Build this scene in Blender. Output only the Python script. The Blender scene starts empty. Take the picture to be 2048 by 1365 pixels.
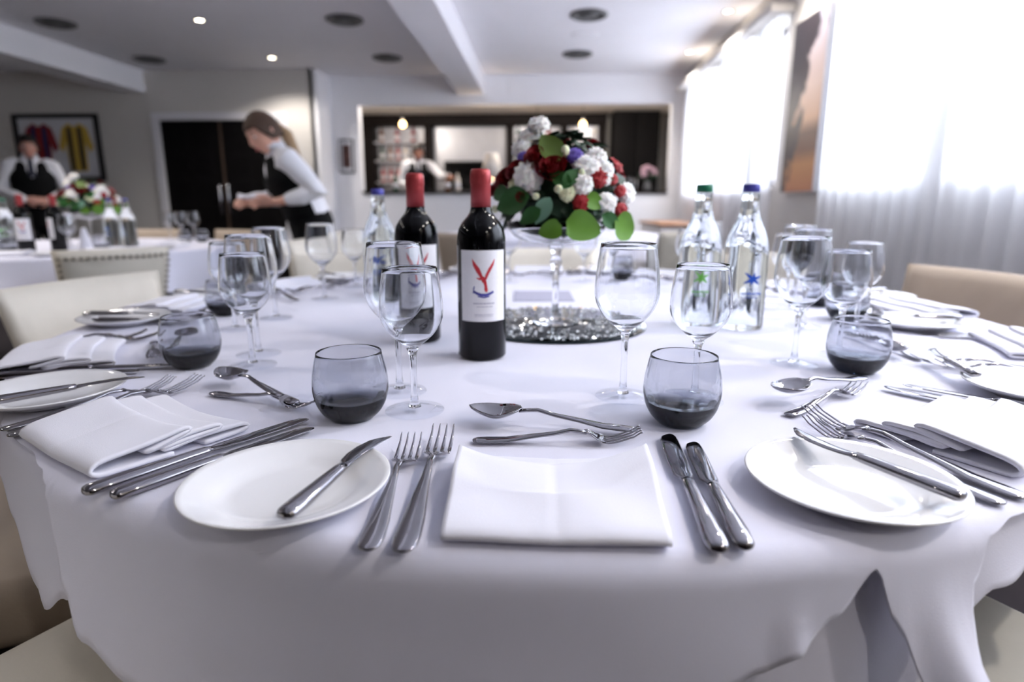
import bpy, math, random
from math import sin, cos, pi, radians, sqrt, atan2
from mathutils import Vector, Matrix
random.seed(7)
scene = bpy.context.scene
COL = scene.collection

# ------------------------------------------------------------------ helpers
def lin(c):
    return tuple((x/12.92 if x <= .04045 else ((x+.055)/1.055)**2.4) for x in c)

def mat(name, rgb, rough=.5, metal=0., noise=0., nscale=30., bump=0., bscale=200., spec=.5, sheen=0., coat=0., trans=0., ior=1.45, sss=0.):
    m = bpy.data.materials.new(name); m.use_nodes = True
    nt = m.node_tree; b = nt.nodes['Principled BSDF']
    c = (*lin(rgb), 1)
    b.inputs['Base Color'].default_value = c
    b.inputs['Roughness'].default_value = rough
    b.inputs['Metallic'].default_value = metal
    b.inputs['Specular IOR Level'].default_value = spec
    b.inputs['IOR'].default_value = ior
    b.inputs['Sheen Weight'].default_value = sheen
    b.inputs['Coat Weight'].default_value = coat
    b.inputs['Transmission Weight'].default_value = trans
    if sss:
        b.inputs['Subsurface Weight'].default_value = sss
        b.inputs['Subsurface Radius'].default_value = (.01, .004, .002)
    if noise or bump:
        tc = nt.nodes.new('ShaderNodeTexCoord')
    if noise:
        n = nt.nodes.new('ShaderNodeTexNoise'); n.inputs['Scale'].default_value = nscale
        n.inputs['Detail'].default_value = 4
        nt.links.new(tc.outputs['Object'], n.inputs['Vector'])
        r = nt.nodes.new('ShaderNodeValToRGB')
        r.color_ramp.elements[0].position = .3; r.color_ramp.elements[1].position = .7
        r.color_ramp.elements[0].color = (*[max(0, x*(1-noise)) for x in c[:3]], 1)
        r.color_ramp.elements[1].color = (*[min(1, x*(1+noise)) for x in c[:3]], 1)
        nt.links.new(n.outputs['Fac'], r.inputs['Fac'])
        nt.links.new(r.outputs['Color'], b.inputs['Base Color'])
    if bump:
        n2 = nt.nodes.new('ShaderNodeTexNoise'); n2.inputs['Scale'].default_value = bscale
        nt.links.new(tc.outputs['Object'], n2.inputs['Vector'])
        bp = nt.nodes.new('ShaderNodeBump'); bp.inputs['Strength'].default_value = bump
        bp.inputs['Distance'].default_value = .002
        nt.links.new(n2.outputs['Fac'], bp.inputs['Height'])
        nt.links.new(bp.outputs['Normal'], b.inputs['Normal'])
    return m

def glass(name, tint=(1, 1, 1), ior=1.5, density=0., vol=(1, 1, 1), rough=0.):
    m = bpy.data.materials.new(name); m.use_nodes = True
    nt = m.node_tree; nt.nodes.remove(nt.nodes['Principled BSDF'])
    g = nt.nodes.new('ShaderNodeBsdfGlass'); g.inputs['IOR'].default_value = ior
    g.inputs['Color'].default_value = (*tint, 1); g.inputs['Roughness'].default_value = rough
    out = nt.nodes['Material Output']
    nt.links.new(g.outputs[0], out.inputs['Surface'])
    if density:
        v = nt.nodes.new('ShaderNodeVolumeAbsorption')
        v.inputs['Color'].default_value = (*vol, 1); v.inputs['Density'].default_value = density
        nt.links.new(v.outputs[0], out.inputs['Volume'])
    return m

def emit(name, rgb, s):
    m = bpy.data.materials.new(name); m.use_nodes = True
    nt = m.node_tree; nt.nodes.remove(nt.nodes['Principled BSDF'])
    e = nt.nodes.new('ShaderNodeEmission'); e.inputs[0].default_value = (*lin(rgb), 1); e.inputs[1].default_value = s
    nt.links.new(e.outputs[0], nt.nodes['Material Output'].inputs['Surface'])
    return m

class MB:
    """collects shapes and links them as ONE mesh object"""
    def __init__(s): s.v = []; s.f = []
    def add(s, vs, fs, M=None):
        b = len(s.v)
        if M is not None: vs = [tuple(M @ Vector(p)) for p in vs]
        s.v.extend(tuple(p) for p in vs); s.f.extend(tuple(b+i for i in f) for f in fs)
        return s
    def box(s, c, d, M=None, bev=0.):
        x, y, z = [k/2 for k in d]
        if bev <= 0:
            vs = [(c[0]+i*x, c[1]+j*y, c[2]+k*z) for i in (-1, 1) for j in (-1, 1) for k in (-1, 1)]
            fs = [(0, 1, 3, 2), (4, 6, 7, 5), (0, 4, 5, 1), (2, 3, 7, 6), (0, 2, 6, 4), (1, 5, 7, 3)]
            return s.add(vs, fs, M)
        # rounded box as stacked rounded rectangles
        b = min(bev, x*.99, y*.99, z*.99); rings = []
        def rr(ix, iy, zz):
            pts = []
            r = b
            for q, (sx, sy) in enumerate(((1, 1), (-1, 1), (-1, -1), (1, -1))):
                for k in range(4):
                    a = q*pi/2 + k*pi/6
                    pts.append((c[0]+sx*(x-r)+ (r-ix)*cos(a), c[1]+sy*(y-r)+(r-ix)*sin(a), zz))
            return pts
        for k in range(4):
            a = k*pi/6; rings.append(rr(b-b*sin(a), 0, c[2]-z+b-b*cos(a)))
        for k in range(4):
            a = pi/2-k*pi/6; rings.append(rr(b-b*sin(a), 0, c[2]+z-b+b*cos(a)))
        return s.rings(rings, M, cap=True)
    def rings(s, R, M=None, cap=True, close=True):
        n = len(R[0]); vs = [p for r in R for p in r]; fs = []
        for i in range(len(R)-1):
            for j in range(n if close else n-1):
                a = i*n+j; b = i*n+(j+1) % n
                fs.append((a, b, b+n, a+n))
        if cap:
            fs.append(tuple(reversed(range(n)))); fs.append(tuple((len(R)-1)*n+i for i in range(n)))
        return s.add(vs, fs, M)
    def lathe(s, prof, n=40, M=None, c=(0, 0), closed=False):
        """prof: list of (r,z); r==0 ends make poles"""
        vs = []; idx = []
        for r, z in prof:
            if r < 1e-6:
                idx.append([len(vs)]); vs.append((c[0], c[1], z))
            else:
                idx.append(list(range(len(vs), len(vs)+n)))
                vs.extend((c[0]+r*cos(2*pi*k/n), c[1]+r*sin(2*pi*k/n), z) for k in range(n))
        fs = []
        pairs = list(zip(idx, idx[1:])) + ([(idx[-1], idx[0])] if closed else [])
        for A, B in pairs:
            if len(A) == 1 and len(B) == 1: continue
            for k in range(n):
                k2 = (k+1) % n
                if len(A) == 1: fs.append((A[0], B[k2], B[k]))
                elif len(B) == 1: fs.append((A[k], A[k2], B[0]))
                else: fs.append((A[k], A[k2], B[k2], B[k]))
        return s.add(vs, fs, M)
    def tube(s, pts, rad, n=10, M=None, side=None, caps=True):
        """loft along pts; rad = radius or (side, normal) radii per point; rounded ends"""
        P = [Vector(p) for p in pts]; k = len(P)
        R = [((r, r) if not isinstance(r, (tuple, list)) else r) for r in (rad if isinstance(rad, (list,)) else [rad]*k)]
        T = []
        for i in range(k):
            t = P[min(i+1, k-1)]-P[max(i-1, 0)]; T.append(t.normalized())
        up = Vector(side) if side is not None else (Vector((0, 0, 1)) if abs(T[0].z) < .9 else Vector((1, 0, 0)))
        rings = []
        def ring(c, t, r):
            nonlocal up
            sd = (up - t*up.dot(t))
            sd = sd.normalized() if sd.length > 1e-6 else t.orthogonal().normalized()
            if side is None: up = sd
            nn = t.cross(sd)
            return [tuple(c + sd*(r[0]*cos(2*pi*j/n)) + nn*(r[1]*sin(2*pi*j/n))) for j in range(n)]
        if caps:
            m = min(R[0])
            for a in (80, 55, 28): rings.append(ring(P[0]-T[0]*m*sin(radians(a)), T[0], (R[0][0]*cos(radians(a)), R[0][1]*cos(radians(a)))))
        for i in range(k): rings.append(ring(P[i], T[i], R[i]))
        if caps:
            m = min(R[-1])
            for a in (28, 55, 80): rings.append(ring(P[-1]+T[-1]*m*sin(radians(a)), T[-1], (R[-1][0]*cos(radians(a)), R[-1][1]*cos(radians(a)))))
        return s.rings(rings, M)
    def ball(s, c, r, n=14, m=9, M=None):
        rx, ry, rz = r if isinstance(r, (tuple, list)) else (r, r, r)
        prof = [(sin(pi*i/m), -cos(pi*i/m)) for i in range(m+1)]
        prof[0] = (0, -1); prof[-1] = (0, 1)
        T = Matrix.Translation(Vector(c)) @ Matrix.Diagonal((rx, ry, rz, 1))
        if M is not None: T = M @ T
        return s.lathe(prof, n, T)
    def grid(s, P, M=None):
        """P[i][j] points"""
        n = len(P[0]); vs = [p for r in P for p in r]
        fs = [(i*n+j, i*n+j+1, (i+1)*n+j+1, (i+1)*n+j) for i in range(len(P)-1) for j in range(n-1)]
        return s.add(vs, fs, M)
    def build(s, name, m, parent=None, smooth=True, solid=0., bevel=0., sub=0, remesh=0., offset=-1, autosm=None):
        me = bpy.data.meshes.new(name); me.from_pydata([tuple(p) for p in s.v], [], s.f)
        me.validate(); me.update()
        import bmesh
        bm = bmesh.new(); bm.from_mesh(me)
        bmesh.ops.remove_doubles(bm, verts=bm.verts, dist=1e-6)
        bmesh.ops.recalc_face_normals(bm, faces=bm.faces)
        bm.to_mesh(me); bm.free()
        if smooth:
            for p in me.polygons: p.use_smooth = True
            if autosm is not None:
                try: me.set_sharp_from_angle(angle=radians(autosm))
                except Exception: pass
        o = bpy.data.objects.new(name, me); COL.objects.link(o)
        if m is not None: me.materials.append(m)
        if parent is not None: o.parent = parent
        if remesh:
            r = o.modifiers.new('r', 'REMESH'); r.mode = 'VOXEL'; r.voxel_size = remesh; r.use_smooth_shade = True
            q = o.modifiers.new('s', 'SMOOTH'); q.iterations = 4; q.factor = .5
        if solid:
            q = o.modifiers.new('t', 'SOLIDIFY'); q.thickness = solid; q.offset = offset
        if bevel:
            q = o.modifiers.new('b', 'BEVEL'); q.width = bevel; q.segments = 2; q.limit_method = 'ANGLE'
        if sub:
            q = o.modifiers.new('u', 'SUBSURF'); q.levels = sub; q.render_levels = sub
        return o

def tag(o, label=None, cat=None, group=None, kind=None):
    if label: o['label'] = label
    if cat: o['category'] = cat
    if group: o['group'] = group
    if kind: o['kind'] = kind
    return o

def empty(name, loc=(0, 0, 0), rz=0., label=None, cat=None, group=None):
    o = bpy.data.objects.new(name, None); COL.objects.link(o)
    o.location = loc; o.rotation_euler = (0, 0, rz); o.empty_display_size = .05
    return tag(o, label, cat, group)

KIDS = {}
def kids(o):
    return [c for c in bpy.data.objects if c.parent == o]
def copy_tree(o, parent=None):
    if o.name not in KIDS: KIDS[o.name] = kids(o)
    ch = KIDS[o.name]
    c = o.copy(); COL.objects.link(c)
    if parent is not None: c.parent = parent
    for k in ch: copy_tree(k, c)
    return c

class Proto:
    """first use places the original, later uses copy it with all its parts"""
    def __init__(s, o): s.o = o; s.used = False
    def put(s, loc, rz, label, group=None, rx=None, ry=None):
        o = copy_tree(s.o) if s.used else s.o
        s.used = True
        o.location = loc; o.rotation_euler = (rx or 0, ry or 0, rz)
        o['label'] = label
        if group: o['group'] = group
        elif 'group' in o: del o['group']
        return o

def struct(name, mb, m, **k):
    o = mb.build(name, m, **k); o['kind'] = 'structure'; return o

# ------------------------------------------------------------------ materials
M = {}
M['cloth'] = mat('white_linen', (.885, .885, .945), .85, bump=.12, bscale=900, sheen=.2, spec=.2)
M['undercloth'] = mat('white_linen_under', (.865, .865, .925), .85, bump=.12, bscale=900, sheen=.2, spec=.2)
M['napkin'] = mat('napkin_linen', (.915, .915, .955), .85, bump=.15, bscale=1100, sheen=.25, spec=.2)
M['porcelain'] = mat('porcelain', (.93, .93, .94), .12, spec=.5, coat=.3)
M['steel'] = mat('polished_steel', (.60, .59, .61), .06, metal=1., noise=.04, nscale=60)
M['blade'] = mat('polished_blade', (.48, .47, .49), .05, metal=1., noise=.04, nscale=60)
M['glass'] = glass('clear_crystal', (.985, .99, 1.0), 1.48)
def thin_glass():
    m = bpy.data.materials.new('thin_crystal'); m.use_nodes = True
    nt = m.node_tree; nt.nodes.remove(nt.nodes['Principled BSDF']); N = nt.nodes.new; L = nt.links.new
    t = N('ShaderNodeBsdfTransparent'); t.inputs[0].default_value = (.965, .972, .985, 1)
    g = N('ShaderNodeBsdfGlossy'); g.inputs['Roughness'].default_value = .02
    f = N('ShaderNodeFresnel'); f.inputs[0].default_value = 1.42
    x = N('ShaderNodeMixShader'); ge = N('ShaderNodeNewGeometry'); iv = N('ShaderNodeMath'); iv.operation = 'SUBTRACT'; iv.inputs[0].default_value = 1; L(ge.outputs['Backfacing'], iv.inputs[1])
    mu = N('ShaderNodeMath'); mu.operation = 'MULTIPLY'; L(f.outputs[0], mu.inputs[0]); L(iv.outputs[0], mu.inputs[1]); L(mu.outputs[0], x.inputs[0]); L(t.outputs[0], x.inputs[1]); L(g.outputs[0], x.inputs[2])
    L(x.outputs[0], nt.nodes['Material Output'].inputs['Surface']); return m
M['thin'] = thin_glass()
M['smoke'] = glass('smoked_glass', (.945, .95, .965), 1.48, 195., (.41, .44, .50))
M['wbottle'] = glass('bottle_clear', (.96, .985, .985), 1.36)
M['winebody'] = mat('dark_wine_glass', (.02, .022, .035), .07, spec=.35)
M['foil'] = mat('red_foil', (.66, .24, .25), .36, metal=.3, noise=.05, nscale=80)
M['label'] = mat('label_paper', (.95, .945, .96), .7, noise=.02, nscale=200)
M['crest_red'] = mat('crest_red', (.78, .20, .24), .6, noise=.1, nscale=400)
M['crest_blue'] = mat('crest_blue', (.30, .30, .62), .6, noise=.1, nscale=400)
M['print_grey'] = mat('label_print', (.70, .69, .75), .7, noise=.1, nscale=400)
M['logo_blue'] = mat('logo_blue', (.06, .30, .72), .5, noise=.1, nscale=400)
M['logo_green'] = mat('logo_green', (.42, .78, .25), .5, noise=.1, nscale=400)
M['cap_green'] = mat('cap_green', (.09, .42, .30), .4, noise=.08, nscale=300)
M['cap_blue'] = mat('cap_blue', (.28, .28, .62), .4, noise=.08, nscale=300)
M['leather'] = mat('cream_leather', (.84, .815, .765), .48, noise=.03, nscale=14, bump=.12, bscale=160, spec=.35)
M['leather_grey'] = mat('stone_leather', (.66, .64, .60), .5, noise=.03, nscale=14, bump=.12, bscale=160, spec=.35)
M['leather_tan'] = mat('tan_leather', (.68, .62, .555), .5, noise=.03, nscale=14, bump=.12, bscale=160, spec=.35)
M['stud'] = mat('antique_stud', (.42, .38, .32), .35, metal=.8, noise=.1)
M['darkwood'] = mat('dark_wood', (.085, .062, .06), .6, noise=.25, nscale=12, spec=.15)
M['tablewood'] = mat('table_wood', (.45, .34, .25), .5, noise=.2, nscale=10)
M['door'] = mat('espresso_door', (.055, .046, .052), .65, noise=.15, nscale=8, spec=.15)
M['doorpanel'] = mat('espresso_panel', (.045, .036, .042), .65, noise=.15, nscale=8, spec=.15)
M['wall'] = mat('warm_grey_paint', (.83, .81, .785), .8, noise=.012, nscale=3, bump=.05, bscale=90)
M['wallwhite'] = mat('white_paint', (.95, .945, .955), .8, noise=.01, nscale=3, bump=.05, bscale=90)
M['ceil'] = mat('ceiling_paint', (.94, .935, .95), .85, noise=.01, nscale=3, bump=.04, bscale=90)
M['trim'] = mat('white_gloss', (.90, .89, .90), .45, noise=.01)
M['carpet'] = mat('dark_carpet', (.16, .14, .16), .95, noise=.3, nscale=220, bump=.4, bscale=600)
M['chrome'] = mat('chrome', (.82, .82, .84), .15, metal=1., noise=.03)
M['black'] = mat('black_satin', (.04, .04, .045), .45, noise=.1, nscale=30)
M['mirror'] = mat('mirror_glass', (.17, .20, .21), .02, metal=1., noise=.02, nscale=5)
M['leaf'] = mat('leaf_green', (.17, .36, .16), .5, noise=.2, nscale=60, spec=.4)
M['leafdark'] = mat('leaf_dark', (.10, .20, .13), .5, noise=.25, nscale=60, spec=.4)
M['leafbright'] = mat('leaf_bright', (.36, .53, .16), .5, noise=.15, nscale=60, spec=.4)
M['leafolive'] = mat('leaf_olive', (.38, .47, .19), .5, noise=.15, nscale=60, spec=.4)
M['leafsilver'] = mat('leaf_silver', (.48, .64, .54), .5, noise=.2, nscale=90, spec=.4)
M['white_petal'] = mat('white_petal', (.95, .94, .93), .7, noise=.02, nscale=80, sss=.2)
M['cream_petal'] = mat('cream_petal', (.88, .89, .74), .7, noise=.05, nscale=80, sss=.2)
M['red_petal'] = mat('red_petal', (.63, .10, .13), .6, noise=.15, nscale=120)
M['rose_petal'] = mat('dark_red_petal', (.50, .06, .10), .55, noise=.2, nscale=120)
M['rust_petal'] = mat('rust_petal', (.60, .24, .16), .6, noise=.2, nscale=120)
M['purple_petal'] = mat('purple_petal', (.40, .33, .68), .6, noise=.15, nscale=120)
M['skin'] = mat('skin_fair', (.86, .66, .58), .5, noise=.03, nscale=40, sss=.15)
M['skin2'] = mat('skin_light', (.78, .58, .52), .5, noise=.03, nscale=40, sss=.15)
M['skin3'] = mat('skin_warm', (.66, .45, .38), .5, noise=.03, nscale=40, sss=.15)
M['hair'] = mat('light_brown_hair', (.30, .225, .18), .7, noise=.25, nscale=90)
M['hairblond'] = mat('blonde_hair', (.66, .55, .42), .55, noise=.2, nscale=90)
M['hairdark'] = mat('dark_hair', (.11, .085, .08), .55, noise=.2, nscale=90)
M['shirt'] = mat('white_shirt', (.93, .93, .95), .8, noise=.015, nscale=20, bump=.1, bscale=400, sheen=.15)
M['vest'] = mat('black_waistcoat', (.022, .024, .034), .8, noise=.15, nscale=60, spec=.2)
M['tie'] = mat('dark_tie', (.15, .16, .22), .6, noise=.1, nscale=80)
M['eye'] = mat('eye_white', (.92, .90, .88), .2, noise=.02)
M['iris'] = mat('iris_dark', (.15, .10, .08), .2, noise=.05)
M['lip'] = mat('lips', (.74, .42, .40), .45, noise=.05)
M['bronze'] = mat('bronze_strip', (.33, .27, .23), .4, metal=.3, noise=.1)
M['sepia'] = mat('sepia_print', (.33, .22, .20), .6, noise=.5, nscale=14)
M['bouncewall'] = mat('brown_bounce_wall', (.36, .28, .24), .55, noise=.2, nscale=5)  # brown chosen for the warm light it bounces off the unseen wall
M['oblong'] = mat('lavender_grey_oblong', (.68, .68, .76), .7, noise=.03, nscale=50)
M['frameblack'] = mat('black_frame', (.055, .055, .06), .35, noise=.1)
M['mount'] = mat('white_mount', (.86, .86, .88), .7, noise=.01)
M['shirtred'] = mat('shirt_red', (.52, .11, .14), .75, noise=.1, nscale=40)
M['shirtblue'] = mat('shirt_navy', (.13, .15, .33), .75, noise=.1, nscale=40)
M['shirtyel'] = mat('shirt_yellow', (.80, .67, .30), .75, noise=.1, nscale=40)
M['shirtblk'] = mat('shirt_black', (.10, .10, .12), .75, noise=.1, nscale=40)
M['ventgrey'] = mat('vent_grey', (.42, .42, .42), .5, metal=.3, noise=.1)
M['ventdark'] = mat('vent_dark', (.24, .24, .24), .6, noise=.1)
M['lampglow'] = emit('downlight_glow', (1., .95, .84), 14.)
M['warmglow'] = emit('warm_bulb', (1., .80, .52), 9.)
M['shade'] = mat('cream_lampshade', (.95, .91, .86), .7, noise=.02)
M['counter'] = mat('wood_counter', (.62, .45, .32), .4, noise=.15, nscale=9)
M['pink'] = mat('blush_flower', (.80, .66, .70), .7, noise=.15, nscale=60)
M['amber'] = mat('amber_bottle', (.48, .30, .17), .15, noise=.15, nscale=40)
M['greenb'] = mat('green_bottle', (.16, .30, .22), .15, noise=.15, nscale=40)
M['silver'] = mat('back_mirror', (.80, .80, .82), .35, metal=.4, noise=.06, nscale=4)
M['screen'] = mat('dark_screen', (.03, .03, .035), .15, noise=.1)
M['paper'] = mat('white_paper', (.93, .93, .93), .75, noise=.02)

# gentle waves left in the laundered linen
for k in ('cloth', 'undercloth'):
    nt = M[k].node_tree; bp = [n for n in nt.nodes if n.type == 'BUMP'][0]; tc = [n for n in nt.nodes if n.type == 'TEX_COORD'][0]
    nz = nt.nodes.new('ShaderNodeTexNoise'); nz.inputs['Scale'].default_value = 5.5; nz.inputs['Detail'].default_value = 1
    b2 = nt.nodes.new('ShaderNodeBump'); b2.inputs['Strength'].default_value = .35; b2.inputs['Distance'].default_value = .02
    nt.links.new(tc.outputs['Object'], nz.inputs['Vector']); nt.links.new(nz.outputs['Fac'], b2.inputs['Height']); nt.links.new(b2.outputs['Normal'], bp.inputs['Normal'])

# sheer curtain: part of the daylight passes straight, part is scattered by the weave
def sheer():
    m = bpy.data.materials.new('sheer_curtain'); m.use_nodes = True
    nt = m.node_tree; nt.nodes.remove(nt.nodes['Principled BSDF'])
    N = nt.nodes.new; L = nt.links.new
    d = N('ShaderNodeBsdfDiffuse'); d.inputs[0].default_value = (.84, .84, .88, 1)
    t = N('ShaderNodeBsdfTranslucent'); t.inputs[0].default_value = (.88, .89, .93, 1)
    tr = N('ShaderNodeBsdfTransparent'); tr.inputs[0].default_value = (.97, .98, 1, 1)
    a = N('ShaderNodeMixShader'); a.inputs[0].default_value = .55
    b = N('ShaderNodeMixShader')
    tc = N('ShaderNodeTexCoord'); nz = N('ShaderNodeTexNoise'); nz.inputs['Scale'].default_value = 60
    mr = N('ShaderNodeMapRange'); mr.inputs[3].default_value = .03; mr.inputs[4].default_value = .07
    L(tc.outputs['Object'], nz.inputs['Vector']); L(nz.outputs['Fac'], mr.inputs[0]); L(mr.outputs[0], b.inputs[0])
    L(d.outputs[0], a.inputs[1]); L(t.outputs[0], a.inputs[2]); L(a.outputs[0], b.inputs[1]); L(tr.outputs[0], b.inputs[2])
    L(b.outputs[0], nt.nodes['Material Output'].inputs['Surface'])
    return m
M['sheer'] = sheer()
WORLD, WINP, SPOTP, EXPO = .5, 46, 41, 0.9
# ------------------------------------------------------------------ room
H = 2.62            # ceiling
XR = 1.80           # window wall
YL, YB = 7.90, 8.40 # left back wall, bar wall
XL = -7.2
YF = -4.2           # end of the hall behind the viewer, closed by the added wall

struct('floor', MB().box(((XL+XR)/2, (YF+11.4)/2, -.05), (XR-XL+.6, 11.4-YF, .1)), M['carpet'], smooth=False)
struct('ceiling', MB().box(((XL+XR)/2, (YF+YB)/2, H+.05), (XR-XL+.6, YB-YF, .1)), M['ceil'], smooth=False)

# left back wall with the double door opening
DX0, DX1, DZ = -4.87, -3.31, 2.03
w = MB()
w.box(((XL+DX0)/2, YL+.06, H/2), (DX0-XL, .12, H))
w.box(((DX1-2.86)/2, YL+.06, H/2), (-2.86-DX1, .12, H))
w.box(((DX0+DX1)/2, YL+.06, (H+DZ)/2), (DX1-DX0, .12, H-DZ))
struct('wall_back', w, M['wall'], smooth=False)
struct('wall_left', MB().box((XL-.06, (YF+YL)/2, H/2), (.12, YL-YF, H)), M['wall'], smooth=False)
struct('wall_front', MB().box(((XL+XR)/2, YF-.06, H/2), (XR-XL+.4, .12, H)), M['bouncewall'], smooth=False)  # unseen wall, added to block light from behind; its brown warms the bounce
struct('wall_return', MB().box((-2.86, (YL+YB)/2+.06, H/2), (.10, YB-YL+.12, H)), M['wallwhite'], smooth=False)

# bar wall: half-height counter wall, bulkhead, side piers
BX0, BX1, BZ0, BZ1 = -2.45, 1.66, 1.13, 2.265
w = MB()
w.box(((-2.86+XR)/2, YB+.07, BZ0/2), (XR+2.86, .14, BZ0))
w.box(((-2.86+XR)/2, YB+.07, (BZ1+H)/2), (XR+2.86, .14, H-BZ1))
w.box(((-2.86+BX0)/2, YB+.07, (BZ0+BZ1)/2), (BX0+2.86, .14, BZ1-BZ0))
w.box(((BX1+XR)/2, YB+.07, (BZ0+BZ1)/2), (XR-BX1, .14, BZ1-BZ0))
struct('wall_bar', w, M['wallwhite'], smooth=False)
# room behind the bar
w = MB()
w.box((-.55, 11.25, 1.3), (5.6, .1, 2.6))
w.box((-3.3, 9.9, 1.3), (.1, 2.8, 2.6)); w.box((2.2, 9.9, 1.3), (.1, 2.8, 2.6))
struct('wall_behind_bar', w, M['wall'], smooth=False)
struct('ceiling_bar', MB().box((-.55, 9.9, 2.50), (5.6, 2.9, .08)), M['wall'], smooth=False)

# window wall with three openings
WIN = [(.3, 2.72), (2.98, 3.95), (4.97, 5.36), (5.53, 6.44), (6.68, 7.85)]
WZ0, WZ1 = 1.12, 2.34
w = MB(); ys = [YF]+[v for p in WIN for v in p]+[YB+.1]
for i in range(0, len(ys), 2):
    w.box((XR+.10, (ys[i]+ys[i+1])/2, H/2), (.20, ys[i+1]-ys[i], H))
for a, b in WIN:
    w.box((XR+.10, (a+b)/2, WZ0/2), (.20, b-a, WZ0)); w.box((XR+.10, (a+b)/2, (WZ1+H)/2), (.20, b-a, H-WZ1))
struct('wall_right', w, M['wall'], smooth=False)
for i, (a, b) in enumerate(WIN):
    f = MB(); t = .05
    f.box((XR+.14, (a+b)/2, WZ0+t/2), (.06, b-a, t)); f.box((XR+.14, (a+b)/2, WZ1-t/2), (.06, b-a, t))
    n = max(1, round((b-a)/1.05))
    for k in range(n+1):
        y = a+t/2+(b-a-t)*k/n
        f.box((XR+.14, y, (WZ0+WZ1)/2), (.06, t if k in (0, n) else .09, WZ1-WZ0))
    o = struct('window_%d' % (i+1), f, M['trim'], smooth=False)
    sl = MB().box((XR+.03, (a+b)/2, WZ0-.012), (.12, b-a+.02, .024)).build('window_sill', M['trim'], o, smooth=False)

# downstand beams running along the room
struct('ceiling_beam', MB().box((-.935, (YF+YB)/2, 2.50), (.33, YB-YF, .25)), M['ceil'], smooth=False)
struct('ceiling_beam_left', MB().box((-5.17, (YF+YL)/2, H-.13), (.34, YL-YF, .26)), M['wallwhite'], smooth=False)
# baseboards
struct('baseboard_back', MB().box(((XL+DX0)/2, YL-.008, .06), (DX0-XL-.1, .016, .12)), M['trim'], smooth=False)
struct('baseboard_right', MB().box((XR-.008, 6.5, .06), (.016, 3.6, .12)), M['trim'], smooth=False)

# double door with trim
d = empty('door_1', ((DX0+DX1)/2, YL+.03, 0)); d['kind'] = 'structure'
hw = (DX1-DX0)/2
for s in (-1, 1):
    lf = MB().box((s*hw/2, 0, DZ/2), (hw-.014, .045, DZ-.01)).build('door_leaf', M['door'], d, smooth=False, bevel=.004)
    pn = MB()
    for i in range(2):
        for j in range(6):
            pn.box((s*hw/2+(i-.5)*.30, -.024, .25+j*.31), (.20, .012, .22))
    pn.build('door_panels', M['doorpanel'], lf, smooth=False, bevel=.004)
    hd = MB().tube([(s*.055, -.03, .86), (s*.055, -.075, .88), (s*.055, -.075, 1.22), (s*.055, -.03, 1.24)], .014, 10)
    hd.build('door_handle', M['chrome'], lf)
MB().box((0, -.026, DZ/2), (.03, .01, DZ-.02)).build('meeting_strip', M['bronze'], d, smooth=False)
tr = MB()
tr.box((DX0-.045, YL-.012, (DZ+.09)/2), (.09, .03, DZ+.09)); tr.box((DX1+.045, YL-.012, (DZ+.09)/2), (.09, .03, DZ+.09))
tr.box(((DX0+DX1)/2, YL-.012, DZ+.045), (DX1-DX0, .03, .09))
struct('trim_1', tr, M['trim'], smooth=False)
# curtain pelmet rails along the window heads
for i, (a, b) in enumerate(((-1.1, 4.0), (4.86, 8.1))):
    struct('trim_%d' % (i+2), MB().box((XR-.09, (a+b)/2, 2.37), (.17, b-a, .05)), M['wall'], smooth=False)

# ---- recessed lights and ceiling diffusers
def downlight():
    r = empty('ceiling_light'); tag(r, 'x', 'ceiling light')
    MB().lathe([(.034, 0), (.052, 0), (.054, -.006), (.049, -.010), (.038, -.008), (.034, -.004)], 24, closed=True).build('trim_ring', M['chrome'], r)
    MB().lathe([(0, -.004), (.034, -.004), (.034, -.001), (0, -.001)], 24).build('lamp', M['lampglow'], r)
    return Proto(r)
DL = downlight()
for x, y, l in ((-3.12, 5.86, 'round lit downlight in the grey ceiling left of the beam, nearer of two'),
                (-3.09, 7.30, 'round lit downlight in the grey ceiling close to the double door'),
                (1.59, 7.27, 'round lit downlight in the white ceiling nearest the bar wall'),
                (1.585, 5.83, 'round lit downlight in the white ceiling near the tall canvas')):
    DL.put((x, y, H-.0005), 0, l, 'recessed downlights')
for x, y in ((-3.12, 4.42), (-3.12, 2.97), (-3.12, 1.52), (-3.12, .07), (1.585, 4.38), (1.585, 2.93), (1.585, 1.48), (1.585, .03), (1.585, -1.42)):
    DL.put((x, y, H-.0005), 0, 'round lit downlight in the ceiling over the dining tables', 'recessed downlights')
def vent():
    r = empty('ceiling_vent'); tag(r, 'x', 'ceiling vent')
    MB().lathe([(.10, 0), (.165, 0), (.168, -.012), (.150, -.024), (.108, -.010)], 28, closed=True).build('outer_ring', M['ventgrey'], r)
    MB().lathe([(0, -.002), (.10, -.002), (.10, -.0005), (0, -.0005)], 28).build('throat', M['ventdark'], r)
    MB().lathe([(0, -.026), (.045, -.024), (.072, -.012), (.060, -.008), (0, -.008)], 28).build('centre_disc', M['ventgrey'], r)
    return Proto(r)
VT = vent()
for x, y, l in ((-4.48, 5.87, 'round grey air diffuser beside the left white beam, nearer one'),
                (-4.52, 7.30, 'round grey air diffuser beside the left white beam, farther one'),
                (-1.80, 5.90, 'round grey air diffuser left of the central beam, nearer one'),
                (-1.78, 7.36, 'round grey air diffuser left of the central beam, farther one'),
                (.39, 5.86, 'round grey air diffuser in the white ceiling, nearest of three in line'),
                (.37, 7.28, 'round grey air diffuser in the white ceiling nearest the bar')):
    VT.put((x, y, H-.0005), 0, l, 'ceiling air diffusers')
g = MB().lathe([(0, -.008), (.10, -.007), (.13, -.003), (.135, 0), (0, 0)], 28).build('access_disc', M['ceil'])
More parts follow.
